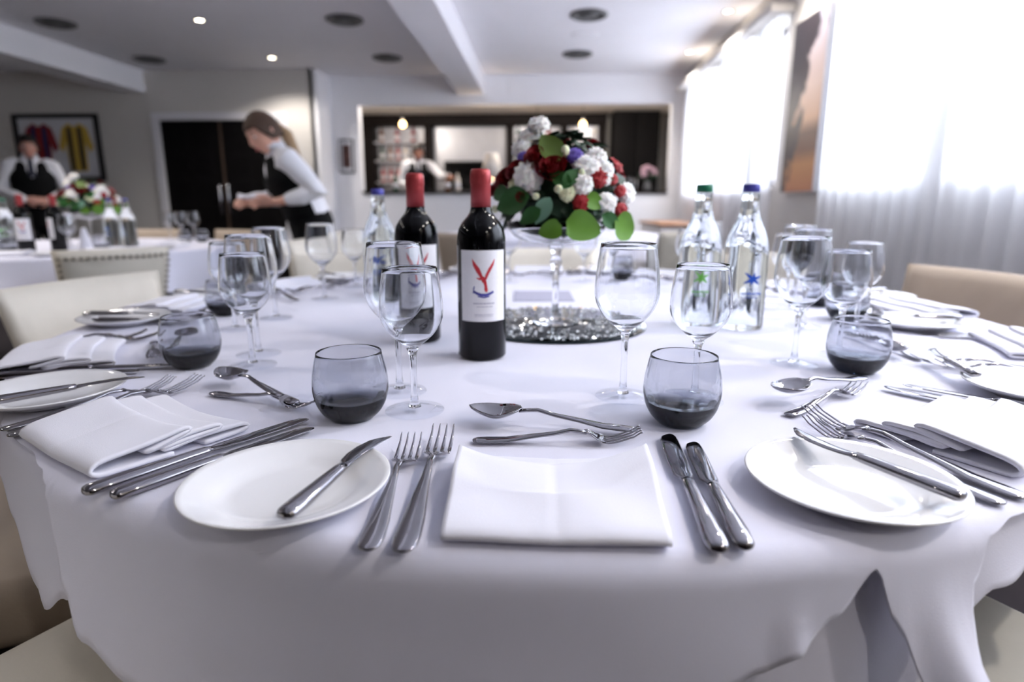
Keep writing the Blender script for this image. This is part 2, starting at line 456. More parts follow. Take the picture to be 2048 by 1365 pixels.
g.location = (.40, 6.53, H-.0005); tag(g, 'flat pale disc on the white ceiling between two grey diffusers', 'ceiling speaker')

# ---- curtains: each panel a hanging pleated sheet
def curtain(y0, y1, x, ztop, zbot, label, seed, amp=.028, per=.14, group=None):
    rnd = random.Random(seed); n = int((y1-y0)/.012); ph = rnd.random()*6
    ks = [(2*pi/per*(.8+.5*rnd.random()), rnd.random()*6, rnd.random()) for _ in range(3)]
    P = []
    for j in range(15):
        t = j/14; row = []
        for i in range(n+1):
            u = i/n; y = y0+(y1-y0)*u
            a = sum(sin(k*y+p+.5*t)*(.4+.6*q) for k, p, q in ks)/2.
            row.append((x+amp*a*(.7+.5*t), y, ztop+(zbot-ztop)*t))
        P.append(row)
    o = MB().grid(P).build('curtain', M['sheer']); tag(o, label, 'curtain', group); return o
curtain(1.72, 3.97, XR-.10, 2.345, .03, 'sheer white curtain behind the cream chair on the right, beside the tall canvas', 1)
curtain(-.45, 1.70, XR-.11, 2.345, .03, 'sheer white curtain at the right edge, nearest to the viewer', 2)
curtain(4.92, 5.45, XR-.062, 2.345, .03, 'sheer white curtain just beyond the tall canvas', 3)
curtain(5.47, 6.55, XR-.062, 2.345, .03, 'middle sheer white curtain between the canvas and the bar wall', 4)
curtain(6.58, 8.05, XR-.062, 2.345, .03, 'sheer white curtain nearest the bar wall', 5)

# ---- tall canvas on the pier
cv = empty('canvas_picture', (XR-.002, 4.45, 1.64), 0, 'tall canvas of a brown sunset scene hung on the pier between curtains', 'picture')
MB().box((-.02, 0, 0), (.04, .54, 1.14)).build('stretcher', M['mount'], cv, smooth=False, bevel=.003)
def art_mat():
    m = bpy.data.materials.new('sunset_print'); m.use_nodes = True
    nt = m.node_tree; N = nt.nodes.new; L = nt.links.new; b = nt.nodes['Principled BSDF']; b.inputs['Roughness'].default_value = .4
    tc = N('ShaderNodeTexCoord'); sp = N('ShaderNodeSeparateXYZ'); L(tc.outputs['Object'], sp.inputs[0])
    nz = N('ShaderNodeTexNoise'); nz.inputs['Scale'].default_value = 4.5; nz.inputs['Detail'].default_value = 5
    L(tc.outputs['Object'], nz.inputs['Vector'])
    # height picks the sunset colours, low to high
    h = N('ShaderNodeMapRange'); h.inputs[1].default_value = -.57; h.inputs[2].default_value = .57; L(sp.outputs['Z'], h.inputs[0])
    r = N('ShaderNodeValToRGB'); e = r.color_ramp.elements
    e[0].position = .0; e[0].color = (*lin((.72, .48, .34)), 1); e[1].position = 1.; e[1].color = (*lin((.72, .71, .78)), 1)
    for p, col in ((.16, (.74, .53, .34)), (.24, (.45, .31, .24)), (.34, (.40, .28, .23)), (.42, (.80, .63, .50)), (.6, (.86, .76, .70))):
        q = e.new(p); q.color = (*lin(col), 1)
    L(h.outputs[0], r.inputs[0])
    # dark tree mass leaning in from the far side
    a = N('ShaderNodeMath'); a.operation = 'MULTIPLY_ADD'; a.inputs[1].default_value = 1.9; L(sp.outputs['Y'], a.inputs[0])
    c = N('ShaderNodeMath'); c.operation = 'MULTIPLY_ADD'; c.inputs[1].default_value = .75; L(sp.outputs['Z'], c.inputs[0]); L(c.outputs[0], a.inputs[2])
    L(nz.outputs['Fac'], c.inputs[2])
    k = N('ShaderNodeMapRange'); k.inputs[1].default_value = .50; k.inputs[2].default_value = .62; L(a.outputs[0], k.inputs[0])
    x = N('ShaderNodeMix'); x.data_type = 'RGBA'; L(k.outputs[0], x.inputs[0]); L(r.outputs[0], x.inputs[6]); x.inputs[7].default_value = (*lin((.20, .165, .18)), 1)
    L(x.outputs[2], b.inputs['Base Color'])
    return m
MB().box((-.0412, 0, 0), (.0024, .536, 1.136)).build('print', art_mat(), cv, smooth=False)

# ---- framed shirts on the left back wall
fr = empty('framed_shirts', (-6.22, YL-.002, 1.70), 0, 'black framed pair of sports shirts, one red and navy, one yellow and black', 'framed picture')
f = MB(); W2, H2, t = .565, .415, .055
f.box((0, -.02, H2-t/2), (2*W2, .04, t)); f.box((0, -.02, -H2+t/2), (2*W2, .04, t))
f.box((-W2+t/2, -.02, 0), (t, .04, 2*H2-2*t)); f.box((W2-t/2, -.02, 0), (t, .04, 2*H2-2*t))
f.build('frame', M['frameblack'], fr, smooth=False, bevel=.004)
MB().box((0, -.006, 0), (2*W2-2*t, .012, 2*H2-2*t)).build('backing', M['mount'], fr, smooth=False)
def jersey(cx, base, stripe, stripes, nm):
    # body with short sleeves as a thin padded outline
    out = [(-.13, -.29), (.13, -.29), (.145, .10), (.20, -.05), (.26, .0), (.19, .24), (.08, .30), (.04, .265), (-.04, .265), (-.08, .30), (-.19, .24), (-.26, .0), (-.20, -.05), (-.145, .10)]
    out = [(p[0]*.86, p[1]) for p in out]
    n = len(out); m = MB()
    vs = [(cx+x, -.013, z) for x, z in out]+[(cx+x*.985, -.028, z*.985) for x, z in out]
    body = [0, 1, 2, 6, 7, 8, 9, 13]
    m.add(vs, [tuple(n+i for i in (0, 1, 2, 5, 6, 7, 8, 9, 10, 13)), (n+2, n+3, n+4, n+5), (n+13, n+10, n+11, n+12)]+[(i, (i+1) % n, n+(i+1) % n, n+i) for i in range(n)])
    j = m.build(nm, base, fr, smooth=False)
    s = MB()
    for x0, x1, z0, z1 in stripes: s.box((cx+(x0+x1)/2, -.0292, (z0+z1)/2), (x1-x0, .002, z1-z0))
    s.build('shirt_stripes', stripe, j, smooth=False)
jersey(-.235, M['shirtred'], M['shirtblue'], [(-.10, -.045, -.28, .25), (.045, .10, -.28, .25)], 'red_shirt')
jersey(.235, M['shirtyel'], M['shirtblk'], [(-.095, -.04, -.28, .25), (.04, .095, -.28, .25)], 'yellow_shirt')

# ---- small framed picture on the bar wall pier
sp = empty('small_picture', (-2.63, YB-.002, 1.62), 0, 'small dark framed picture on the white wall beside the bar opening', 'framed picture')
MB().box((0, -.012, 0), (.19, .024, .44)).build('frame', M['frameblack'], sp, smooth=False, bevel=.003)
MB().box((0, -.026, 0), (.155, .004, .39)).build('mount', M['mount'], sp, smooth=False)
MB().box((0, -.0295, 0), (.11, .003, .30)).build('print', M['sepia'], sp, smooth=False)
# ------------------------------------------------------------------ tableware (one of each, local z=0 on the cloth)
TOP = .7502
CX, CY, RT = 0., 1.30, .915

def bladeloft(mb, st, n=12):
    """st: (y, x_left, x_right, z, half_thickness) lens-shaped sections"""
    R = []
    for y, xl, xr, z, h in st:
        c, a = (xl+xr)/2, (xr-xl)/2
        R.append([(c+a*cos(2*pi*k/n), y, z+h*sin(2*pi*k/n)) for k in range(n)])
    mb.rings(R); return mb

def make_knife(L, s=1.):
    r = empty('dinner_knife'); tag(r, 'x', 'knife')
    h = MB(); hl = .50*L
    bladeloft(h, [(0, -.002*s, .002*s, .0055, .0015), (.0015, -.0060*s, .0060*s, .0055, .0034), (.005, -.0080*s, .0080*s, .0055, .0046), (.02, -.0088*s, .0088*s, .0056, .0050),
                  (hl*.45, -.0075*s, .0075*s, .0056, .0048), (hl*.8, -.0060*s, .0060*s, .0056, .0043), (hl*.95, -.0055*s, .0055*s, .0056, .0040), (hl, -.0052*s, .0056*s, .0056, .0030)], 16)
    h.build('handle', M['steel'], r)
    b = MB()
    bladeloft(b, [(hl-.004, -.0045*s, .0050*s, .0056, .0026), (hl+.004, -.0060*s, .0058*s, .0055, .0019), (hl+.010, -.0098*s, .0072*s, .0052, .0013), (hl+.03, -.0098*s, .0082*s, .005, .0010),
                  (L*.80, -.0096*s, .0092*s, .0048, .0009), (L*.92, -.0082*s, .0094*s, .0048, .0008), (L*.97, -.0052*s, .0088*s, .0048, .0007), (L*.992, .0000*s, .0072*s, .0048, .0006), (L, .0030*s, .0050*s, .0048, .0003)])
    b.build('blade', M['blade'], r)
    return Proto(r)

def make_butter():
    r = empty('butter_knife'); tag(r, 'x', 'knife'); L = .156
    h = MB()
    bladeloft(h, [(0, -.002, .002, 0, .0015), (.0015, -.0062, .0062, 0, .0035), (.005, -.0078, .0078, 0, .0048), (.02, -.0080, .0080, 0, .0050), (.055, -.0066, .0066, 0, .0045), (.078, -.0054, .0054, 0, .0040), (.086, -.005, .005, 0, .0034)], 16)
    h.build('handle', M['steel'], r)
    b = MB()
    bladeloft(b, [(.083, -.0046, .0046, 0, .0028), (.090, -.0050, .0052, 0, .002), (.096, -.0076, .0050, 0, .0013), (.110, -.0092, .0052, 0, .001), (.126, -.0082, .0070, 0, .0009), (.142, -.0036, .0098, 0, .0008), (.150, .0026, .0118, 0, .0006), (L, .0090, .0132, 0, .0004)])
    b.build('blade', M['blade'], r)
    return Proto(r)

def arc(y, L):      # side profile of forks and spoons: handle end down, neck up, head down, tip up
    t = y/L
    pts = [(0, .0030), (.18, .0034), (.40, .0080), (.60, .0140), (.68, .0115), (.75, .0052), (.80, .0036), (.86, .0048), (.93, .0090), (1., .0150)]
    for (a, za), (b, zb) in zip(pts, pts[1:]):
        if t <= b+1e-9:
            u = (t-a)/(b-a); u = u*u*(3-2*u); return za+(zb-za)*u
    return pts[-1][1]

def handle(mb, L, y1, s=1.):
    R = []; n = 12
    for t, w, h in ((0, .002, .0008), (.008, .0058, .0014), (.03, .0082, .0018), (.09, .0092, .0020), (.2, .0082, .0020), (.35, .0058, .0020), (.48, .0038, .0020), (.58, .0028, .0021), (.64, .0030, .0021), (y1, .0042, .0018)):
        y = t*L; R.append([(w*s*cos(2*pi*k/n), y, arc(y, L)+h*sin(2*pi*k/n)) for k in range(n)])
    mb.rings(R)

def make_fork(L, s=1., nm='dinner_fork'):
    r = empty(nm); tag(r, 'x', 'fork')
    h = MB(); handle(h, L, .675, s); h.build('handle', M['steel'], r)
    t = MB(); n = 14; R = []
    for a, w in ((.665, .0040), (.69, .0075), (.715, .0104), (.74, .0115), (.785, .0118)):
        y = a*L; R.append([(w*s*cos(2*pi*k/n), y, arc(y, L)+.0011*sin(2*pi*k/n)+.0016*cos(2*pi*k/n)**2) for k in range(n)])
    t.rings(R)
    for i in range(4):
        R = []
        for a in (.765, .80, .85, .90, .95, .985, 1.):
            y = a*L; w = .00185-.0012*max(0, (a-.85)/.15); x = (i-1.5)*.0066*s
            if a == 1.: w = .0003
            R.append([(x+w*s*cos(2*pi*k/8), y, arc(y, L)+.0009*sin(2*pi*k/8)) for k in range(8)])
        t.rings(R)
    t.build('tines', M['steel'], r)
    return Proto(r)

def make_spoon(L):
    r = empty('dessert_spoon'); tag(r, 'x', 'spoon')
    h = MB(); handle(h, L, .69, .95); h.build('handle', M['steel'], r)
    b = MB(); top = []; bot = []
    ny, nx = 16, 10
    for i in range(ny+1):
        t = i/ny; y = L*(.675+.325*t)
        w = .0195*(sin(pi*min(1, max(0, t))**.85)**.62) if 0 < t < 1 else .0006
        w = max(w, .0006)
        zc = .0125-.0065*min(1, t*2.2)+.004*t          # rim height
        dp = .0085*sin(pi*t)**.8 if 0 < t < 1 else 0
        rt, rb = [], []
        for j in range(nx+1):
            u = -1+2*j/nx
            z = zc-dp*(1-u*u)
            rt.append((w*u, y, z+.0007)); rb.append((w*u, y, z-.0007))
        top.append(rt); bot.append(rb)
    mz = min(p[2] for rr in bot for p in rr)
    R = [rt+rb[::-1] for rt, rb in zip(top, bot)]
    R = [[(p[0], p[1], p[2]-mz+.0004) for p in rr] for rr in R]
    b.rings(R)
    b.build('bowl', M['steel'], r)
    return Proto(r)

def make_plate(R=.0825):
    o = MB().lathe([(0, .0035), (.040, .0035), (.050, .0042), (.056, .0075), (.066, .0115), (.077, .0145), (R-.001, .0166), (R, .0158), (R-.0008, .0145), (.073, .0100), (.062, .0060), (.053, .0020), (.050, .0003), (.047, .0003), (.045, .0016), (0, .0018)], 64).build('side_plate', M['porcelain'])
    tag(o, 'x', 'plate'); return Proto(o)

def make_napkin(W=.165, seed=1, steps=(.088, .118, .146), zs=(.0155, .0225, .0160, .0098), sag=.006, lift=.0, th=.0036):
    """cloth folded in three stepped pleats; x across, y=0 the outer fold, y inward.
    zs: height at the outer fold, then of the three pleat ends"""
    rnd = random.Random(seed); D = steps
    zf, za, zb_, zc = zs
    def turn(y, ztop, zbot, back):
        r = (ztop-zbot)/2
        return [(y-.012, ztop-.0006), (y-.004, ztop), (y+r*.35, ztop-r*.25), (y+r*.8, ztop-r), (y+r*.35, zbot+r*.25), (y-.004, zbot), (y-.014, zbot+.0002), (back+.012, min(zbot, zf*.75)), (back, min(zbot, zf*.75)-.0005)]
    path = [(.07, .0012), (.014, .0012), (.005, .0014), (-.001, .0040), (-.0025, zf*.5), (-.0005, zf*.82), (.006, zf*.97), (.015, zf), (.045, zf+(za-zf)*.45), (.070, zf+(za-zf)*.85)]
    path += turn(D[0], za, zb_+.0012, .040)
    path += [(.046, min(zb_, zf*.70)), (.080, zb_-.0002)]
    path += turn(D[1], zb_, zc+.0010, .055)
    path += [(.060, min(zc, zf*.45)), (.100, zc-.0002)]
    path += turn(D[2], zc, .0022, .09)[:-2]+[(.10, .0012)]
    fine = []
    for a, b in zip(path, path[1:]):
        k = max(1, int(math.dist(a, b)/.006))
        fine += [(a[0]+(b[0]-a[0])*q/k, a[1]+(b[1]-a[1])*q/k) for q in range(k)]
    fine.append(path[-1]); n = 40; P = []
    for q in range(3):                                 # relax the corners
        fine = [fine[0]]+[((fine[i-1][0]+2*fine[i][0]+fine[i+1][0])/4, (fine[i-1][1]+2*fine[i][1]+fine[i+1][1])/4) for i in range(1, len(fine)-1)]+[fine[-1]]
    ph = [rnd.random()*6 for _ in range(6)]
    for y, z in fine:
        row = []
        for j in range(n+1):
            u = -1+2*j/n
            top = min(1, z/za)
            zz = z*(1+.05*sin(3.0*u+ph[0])*top)+top*.0010*sin(5*u+y*40+ph[1])
            k = max(0, min(1, (y-.045)/.05)); k = k*k*(3-2*k)
            kt = max(0, min(1, (z-zb_*.9)/(za-zb_*.9+1e-6))) if lift else k
            zz += k*kt*(lift*(u*u-.35)+.0016*u*u*(0 if lift else 1))
            zz -= .0014*math.exp(-((u-.02)/.035)**2)*top                # pressed crease
            yy = y-k*(kt if lift else 1)*sag*(1-u*u*(1 if not lift else .9)-.28*max(0, u)*(1 if lift else 0))+.0012*sin(2.3*u+ph[2])
            xx = u*W/2*(1+.055*min(1, max(0, y)/.14))
            row.append((xx, yy, max(th*.5+.0004, zz)))
        P.append(row)
    o = MB().grid(P).build('napkin', M['napkin'], solid=th, offset=0)
    tag(o, 'x', 'napkin'); return Proto(o)

def make_wineglass(nm, Hh, rim, bmax, foot, stem):
    """bowl (hollow), stem and foot"""
    r = empty(nm); tag(r, 'x', 'wine glass')
    bh = Hh-stem; t = .0009
    out = []
    for i in range(19):
        s = i/18
        # radius along the bowl: round base, widest at 42%, closing to the rim
        if s < .46: q = sin(pi/2*(s/.46))**.74*bmax if s > 0 else 0
        else:
            u = (s-.46)/.54; q = bmax+(rim-bmax)*(u*u*(1.7-.7*u))
        out.append((max(q, .0045 if i == 0 else 0), stem+bh*s))
    inn = [(max(0, rr-t), z) for rr, z in out if z > stem+.008]
    inn[0] = (inn[0][0], inn[0][1])
    prof = [(0, stem)]+out+[(rim-t*.5, Hh+.0005)]+inn[::-1]+[(0, stem+.0065)]
    MB().lathe(prof, 48).build('bowl', M['glass'], r)
    MB().lathe([(0, .006), (.0075, .0055), (.0048, .012), (.0039, .022), (.0036, stem*.6), (.0039, stem*.85), (.0050, stem-.004), (.0070, stem+.0006), (0, stem+.0002)], 20).build('stem', M['glass'], r)
    MB().lathe([(0, .0004), (foot-.002, .0004), (foot, .0012), (foot-.0005, .0020), (foot*.6, .0034), (.010, .0060), (0, .0064)], 48).build('foot', M['thin'], r)
    return Proto(r)

def make_tumbler():
    R = .0415; Hh = .0755; t = .0008
    def rad(z):
        u = z/Hh
        pts = [(0, .55), (.04, .66), (.12, .80), (.25, .925), (.42, .995), (.52, 1.), (.68, .975), (.85, .915), (1., .845)]
        for (a, ra), (b, rb) in zip(pts, pts[1:]):
            if u <= b+1e-9:
                k = (u-a)/(b-a); return R*(ra+(rb-ra)*k)
        return R*.845
    N = 26
    out = [(rad(Hh*i/N), Hh*i/N) for i in range(N+1)]
    out = [(out[max(0, i-1)][0]*.25+out[i][0]*.5+out[min(N, i+1)][0]*.25, z) for i, (q, z) in enumerate(out)]
    zb = .0190
    inn = [(rad(Hh*i/N)-t-.0015*max(0, 1-(Hh*i/N-zb)/.02), Hh*i/N) for i in range(N, 0, -1) if Hh*i/N > zb+.004]
    k = inn[-1][0]
    prof = [(0, .0012), (R*.48, .0006), (R*.53, .0002)]+out+[(out[-1][0]-t/2, Hh+.0006)]+inn+[(k*.90, zb+.0025), (k*.75, zb+.0008), (k*.4, zb), (0, zb)]
    o = MB().lathe(prof, 56).build('tumbler', M['smoke'])
    tag(o, 'x', 'tumbler'); return Proto(o)

def cyl_patch(mb, R, a0, a1, z0, z1, n=20, m=1):
    P = [[(R*cos(a0+(a1-a0)*i/n), R*sin(a0+(a1-a0)*i/n), z0+(z1-z0)*j/m) for i in range(n+1)] for j in range(m+1)]
    return mb.grid(P)
def cyl_stroke(mb, R, pts, ca, flip=1):
    """pts: (s, z, halfwidth) along a brush stroke on a cylinder; s is metres round it"""
    P = []
    fine = []
    for a, b in zip(pts, pts[1:]):
        fine += [tuple(a[i]+(b[i]-a[i])*q/4 for i in range(3)) for q in range(4)]
    fine.append(pts[-1])
    for i, (s, z, w) in enumerate(fine):
        s0, z0, _ = fine[max(0, i-1)]; s1, z1, _ = fine[min(len(fine)-1, i+1)]
        L = math.hypot(s1-s0, z1-z0) or 1; nx, nz = -(z1-z0)/L, (s1-s0)/L
        row = []
        for k in (-1, 0, 1):
            ss, zz = s+nx*w*k, z+nz*w*k
            a = ca+ss/R; row.append((R*cos(a), R*sin(a), zz))
        P.append(row)
    return mb.grid(P)

def make_winebottle():
    r = empty('wine_bottle'); tag(r, 'x', 'wine bottle'); R = .0370
    MB().lathe([(0, .010), (.018, .004), (.028, .0005), (.034, .0008), (R, .005), (R, .178), (R-.0006, .186), (R*.93, .197), (R*.78, .207), (R*.58, .2155), (.0165, .223), (.0148, .231), (.0143, .242), (.0143, .262), (.0146, .276), (0, .277)], 48).build('body', M['winebody'], r)
    MB().lathe([(.0147, .2295), (.0151, .2295), (.0150, .262), (.0153, .2645), (.0157, .2655), (.0157, .275), (.0150, .2815), (.0130, .2845), (0, .2848)], 40).build('capsule', M['foil'], r)
    lb = cyl_patch(MB(), R+.0003, radians(-58), radians(58), .062, .168, 28, 4).build('label', M['label'], r)
    e = MB(); q = R+.0006; A = 0
    # bird crest: two raised feathered wings, neck, body
    for k in range(5):
        o = k*.0024
        cyl_stroke(e, q, [(-.0020+o*.15, .128-o*.7, .0015), (-.0085+o*.4, .137-o*.5, .0022), (-.0145+o*.7, .147-o*.6, .0017), (-.0168+o*.8, .1555-o*1.1, .0004)], A)
        cyl_stroke(e, q, [(.0035-o*.1, .131-o*.6, .0015), (.0088-o*.3, .139-o*.5, .0021), (.0138-o*.5, .147-o*.6, .0017), (.0172-o*.7, .1550-o*1.1, .0004)], A)
    cyl_stroke(e, q, [(-.0105, .1275, .0006), (-.0060, .1260, .0015), (-.0010, .1280, .0024), (.0015, .122, .0026), (.0030, .116, .0020), (.0035, .110, .0026), (.0040, .1065, .0010)], A)
    e.build('crest', M['crest_red'], lb)
    e = MB()
    cyl_stroke(e, q, [(-.0150, .1075, .0016), (-.0100, .1045, .0019), (-.0040, .1025, .0020), (.0030, .1022, .0020), (.0090, .1040, .0019), (.0150, .1070, .0016)], A)
    cyl_stroke(e, q, [(-.0090, .1005, .0008), (0, .0985, .0010), (.0085, .1002, .0008)], A)
    cyl_stroke(e, q, [(-.0160, .1045, .0008), (-.0150, .113, .0010), (-.0140, .1155, .0005)], A)
    e.build('crest_ribbon', M['crest_blue'], lb)
    e = MB()
    for z, w, g in ((.0895, .0165, .0011), (.0845, .0110, .0006), (.0725, .0150, .0006), (.0700, .0145, .0004)):
        x = -w; rr = random.Random(int(z*1e5))
        while x < w:
            k = .0008+.0018*rr.random(); cyl_patch(e, q, A+x/q, A+(x+k)/q, z-g, z+g, 2); x += k+.0007
    e.build('label_print', M['print_grey'], lb)
    return Proto(r)

def make_waterbottle(cap, logo, nm='water_bottle'):
    r = empty(nm); tag(r, 'x', 'water bottle'); R = .0405
    MB().lathe([(0, .006), (.024, .003), (.034, .0004), (.039, .001), (R, .005), (R, .140), (R*.99, .150), (R*.94, .162), (R*.85, .175), (R*.73, .188), (R*.58, .201), (.0192, .213), (.0168, .224), (.0158, .238), (.0150, .252), (.0160, .253), (.0160, .2555), (0, .256)], 48).build('body', M['wbottle'], r)
    MB().lathe([(0, .2562), (.0145, .2562), (.0152, .257), (.0152, .268), (.0140, .2705), (0, .2710)], 36).build('cap', cap, r)
    e = MB(); q = R+.0006
    for k in range(6):
        a = radians((20, 75, 140, 205, 255, 325)[k]); l = (.017, .012, .019, .018, .011, .016)[k]
        cyl_stroke(e, q, [(0, .098, .0030), (l*.5*cos(a), .098+l*.5*sin(a), .0026), (l*cos(a), .098+l*sin(a), .0008)], 0)
    e.build('star_mark', logo, r)
    e = MB(); rr = random.Random(3)
    for z, w, g in ((.071, .019, .0022), (.064, .012, .0009)):
        x = -w
        while x < w:
            k = .0012+.002*rr.random(); cyl_patch(e, q, x/q, (x+k)/q, z-g, z+g, 2); x += k+.0011
    e.build('printed_line', logo, r)
    return Proto(r)

KN = make_knife(.216); KN2 = make_knife(.192, .92)
FK = make_fork(.189, .97); FK2 = make_fork(.214, 1.06)
DF = make_fork(.168, .90, 'dessert_fork'); SP = make_spoon(.180)
BK = make_butter(); PL = make_plate()
NP = make_napkin(.160, 1, (.138, .142, .146), (.0115, .0170, .0075, .0042), .034, .012, .0016); NPP = make_napkin(.160, 5)
GL = make_wineglass('wine_glass', .1885, .0325, .0385, .034, .082)
GS = make_wineglass('small_wine_glass', .1655, .0300, .0355, .034, .074)
TU = make_tumbler(); WB = make_winebottle()
WG = make_waterbottle(M['cap_green'], M['logo_green']); WBL = make_waterbottle(M['cap_blue'], M['logo_blue'])

# ------------------------------------------------------------------ flowers
def carnation(r, m, seed, nm='carnation', n=22):
    """overlapping ruffled petals laid over a rounded head"""
    rnd = random.Random(seed); mb = MB()
    for k in range(n):
        th = k*2.399; el = sqrt((k+.5)/n)
        tilt = el*1.65; sz = r*(.62+.25*el)*(.9+.2*rnd.random())
        Mx = Matrix.Rotation(th, 4, 'Z') @ Matrix.Rotation(tilt, 4, 'Y')
        ph = rnd.random()*6; P = []
        for i in range(6):
            t = i/5; row = []
            for j in range(11):
                a = (-1+2*j/10)
                w = sz*(.25+.75*sin(t*1.5))*a
                x = -sz*.55+sz*1.15*t*(1-.25*a*a)+.09*r*sin(8*a+ph)*t
                z = r*(.78+.16*t*t-.22*a*a)+.07*r*sin(9*a+ph)*t
                row.append((x, w, z))
            P.append(row)
        mb.grid(P, Mx)
    mb.ball((0, 0, r*.05), (r*.62, r*.62, r*.62), 16, 9)
    return mb
def rose(r, seed):
    mb = MB(); rnd = random.Random(seed)
    for k in range(13):
        q = k/12; rr = r*(.14+.80*q); th0 = k*2.4; span = 2.2
        P = []
        for i in range(6):
            t = i/5; row = []
            z = r*(-.75*q*(1-t)+(.95-.55*q*q)*t-.1)
            o = rr*(.55+.5*t+.28*t*t*q)
            for j in range(9):
                a = th0+(-.5+j/8)*span
                e = 1-.22*(abs(-1+2*j/8))**2*t
                row.append((o*cos(a), o*sin(a), z*e-.02*r))
            P.append(row)
        mb.grid(P)
    mb.ball((0, 0, -.15*r), (.55*r, .55*r, .55*r), 12, 7)
    return mb
def leafmesh(L, W, curl=.25, round_=False):
    P = []
    for i in range(11):
        t = i/10
        w = W*(sin(pi*t**(.62 if round_ else .75))**(.6 if round_ else .9)) if 0 < t < 1 else .0004
        row = []
        for j in range(7):
            u = -1+2*j/6
            row.append((w*u, L*t, -curl*L*t*t+.22*w*u*u+.03*W*sin(9*t+u)))
        P.append(row)
    return MB().grid(P)
CAR = [carnation(1., None, s) for s in (1, 2)]; ROS = rose(1., 3)
FLW = {}
def part_mesh(key, mb, m, nm, **k):
    """first call builds the mesh, later ones share it"""
    if key not in FLW:
        o = mb.build(nm, m, **k); FLW[key] = o.data; o.data.name = nm; bpy.data.objects.remove(o)
    return FLW[key]
def flower(kind, p, r, parent, seed, c0):
    d = Vector(p)-Vector(c0)
    d = (d.normalized()+Vector((0, -.45, .15))).normalized()
    q = Vector((0, 0, 1)).rotation_difference(d)
    if kind in ('wc', 'wb', 'rc', 'pur', 'pale', 'rust'):
        m = {'wc': 'white_petal', 'wb': 'white_petal', 'rc': 'red_petal', 'pur': 'purple_petal', 'pale': 'cream_petal', 'rust': 'rust_petal'}[kind]
        nm = {'wc': 'white_carnation', 'wb': 'white_carnation', 'rc': 'red_carnation', 'pur': 'purple_flower', 'pale': 'cream_rose', 'rust': 'rust_carnation'}[kind]
        me = part_mesh(kind+str(seed % 2), CAR[seed % 2], M[m], nm, solid=0)
        sc = r*(1.12 if kind != 'rc' else 1.0); off = -.35
    elif kind == 'rose':
        me = part_mesh('rose', ROS, M['rose_petal'], 'dark_red_rose'); nm = 'dark_red_rose'; sc = r*1.0; off = -.2
    elif kind == 'bud':
        b = MB().lathe([(0, -1.2), (.35, -1.1), (.75, -.6), (.9, 0), (.7, .7), (.3, 1.1), (0, 1.2)], 14)
        me = part_mesh('bud', b, M['cream_petal'], 'cream_bud'); nm = 'cream_bud'; sc = r; off = 0
    o = bpy.data.objects.new(nm, me); COL.objects.link(o); o.parent = parent
    o.rotation_mode = 'QUATERNION'; o.rotation_quaternion = q
    rs = random.Random(seed*7+1); o.location = Vector(p)+d*off*r; o.scale = (sc*(.88+.24*rs.random()), sc*(.88+.24*rs.random()), sc*(.8+.2*rs.random()))
    return o
def leaf(kind, p, r, parent, seed, c0):
    rnd = random.Random(seed)
    m = {'G': 'leafolive', 'D': 'leaf', 'S': 'leafsilver', 'B': 'leafbright', 'K': 'leafdark'}[kind]
    key = 'leaf'+kind
    me = part_mesh(key, leafmesh(2.2, .85 if kind == 'B' else .62, .18, kind == 'B'), M[m], 'leaf')
    o = bpy.data.objects.new('leaf', me); COL.objects.link(o); o.parent = parent
    d = Vector(p)-Vector(c0); out = Vector((d.x, d.y, d.z*.6)).normalized()
    out = (out+Vector((0, -.5, -.05))).normalized()
    # leaf plane faces outward; its tip points sideways/down around the dome
    if kind == 'B': tang = Vector((1. if d.x > .03 else -1., 0, -.35))
    else: tang = Vector((d.x*1.2, 0, (d.z-.06)*.8 if kind in 'GD' else -.4*abs(d.x)-.06)); 
    tang = (tang-out*tang.dot(out))
    if tang.length < 1e-4: tang = Vector((1, 0, 0))
    y = tang.normalized(); z = out; x = y.cross(z)
    R3 = Matrix((x, y, z)).transposed()
    o.rotation_mode = 'QUATERNION'; o.rotation_quaternion = R3.to_quaternion()
    r *= 1.3; o.location = Vector(p)-y*r*1.1+out*.004-Vector((0, 0, .010 if kind == 'B' else 0)); o.scale = (r, r, r)
    return o
FL = [('wc',-.057,-.088,.279,.0237),('wc',-.038,-.011,.377,.0184),('wc',-.054,-.009,.356,.0185),('wc',.050,-.093,.298,.0190),('wc',.068,-.077,.313,.0157),('wc',.083,-.082,.289,.0140),('wc',.043,-.108,.265,.0172),('wc',.086,-.098,.233,.0157),('wc',.129,-.049,.251,.0172),('wb',.084,-.089,.271,.0078),('wc',-.070,-.024,.335,.0165),
('bud',0,-.114,.254,.0086),('pale',.015,-.115,.250,.0129),('pale',-.078,-.078,.264,.0116),('bud',-.039,-.107,.242,.0078),('bud',-.116,-.037,.220,.0074),('bud',.011,-.089,.318,.0104),('bud',.039,-.103,.282,.0069),
('rose',-.040,-.080,.312,.0210),('rose',-.011,-.100,.292,.0242),('rose',-.074,-.069,.290,.0196),('rose',-.098,-.046,.276,.0183),('rose',-.061,-.096,.246,.0123),('rc',.041,-.115,.233,.0155),('rc',.072,-.093,.278,.0173),('rc',.115,-.076,.220,.0125),('rc',.098,-.078,.273,.0097),('rc',.113,-.071,.253,.0107),('rose',-.122,-.009,.256,.0133),
('pur',.028,-.090,.314,.0130),('pur',-.064,-.062,.313,.0098)]
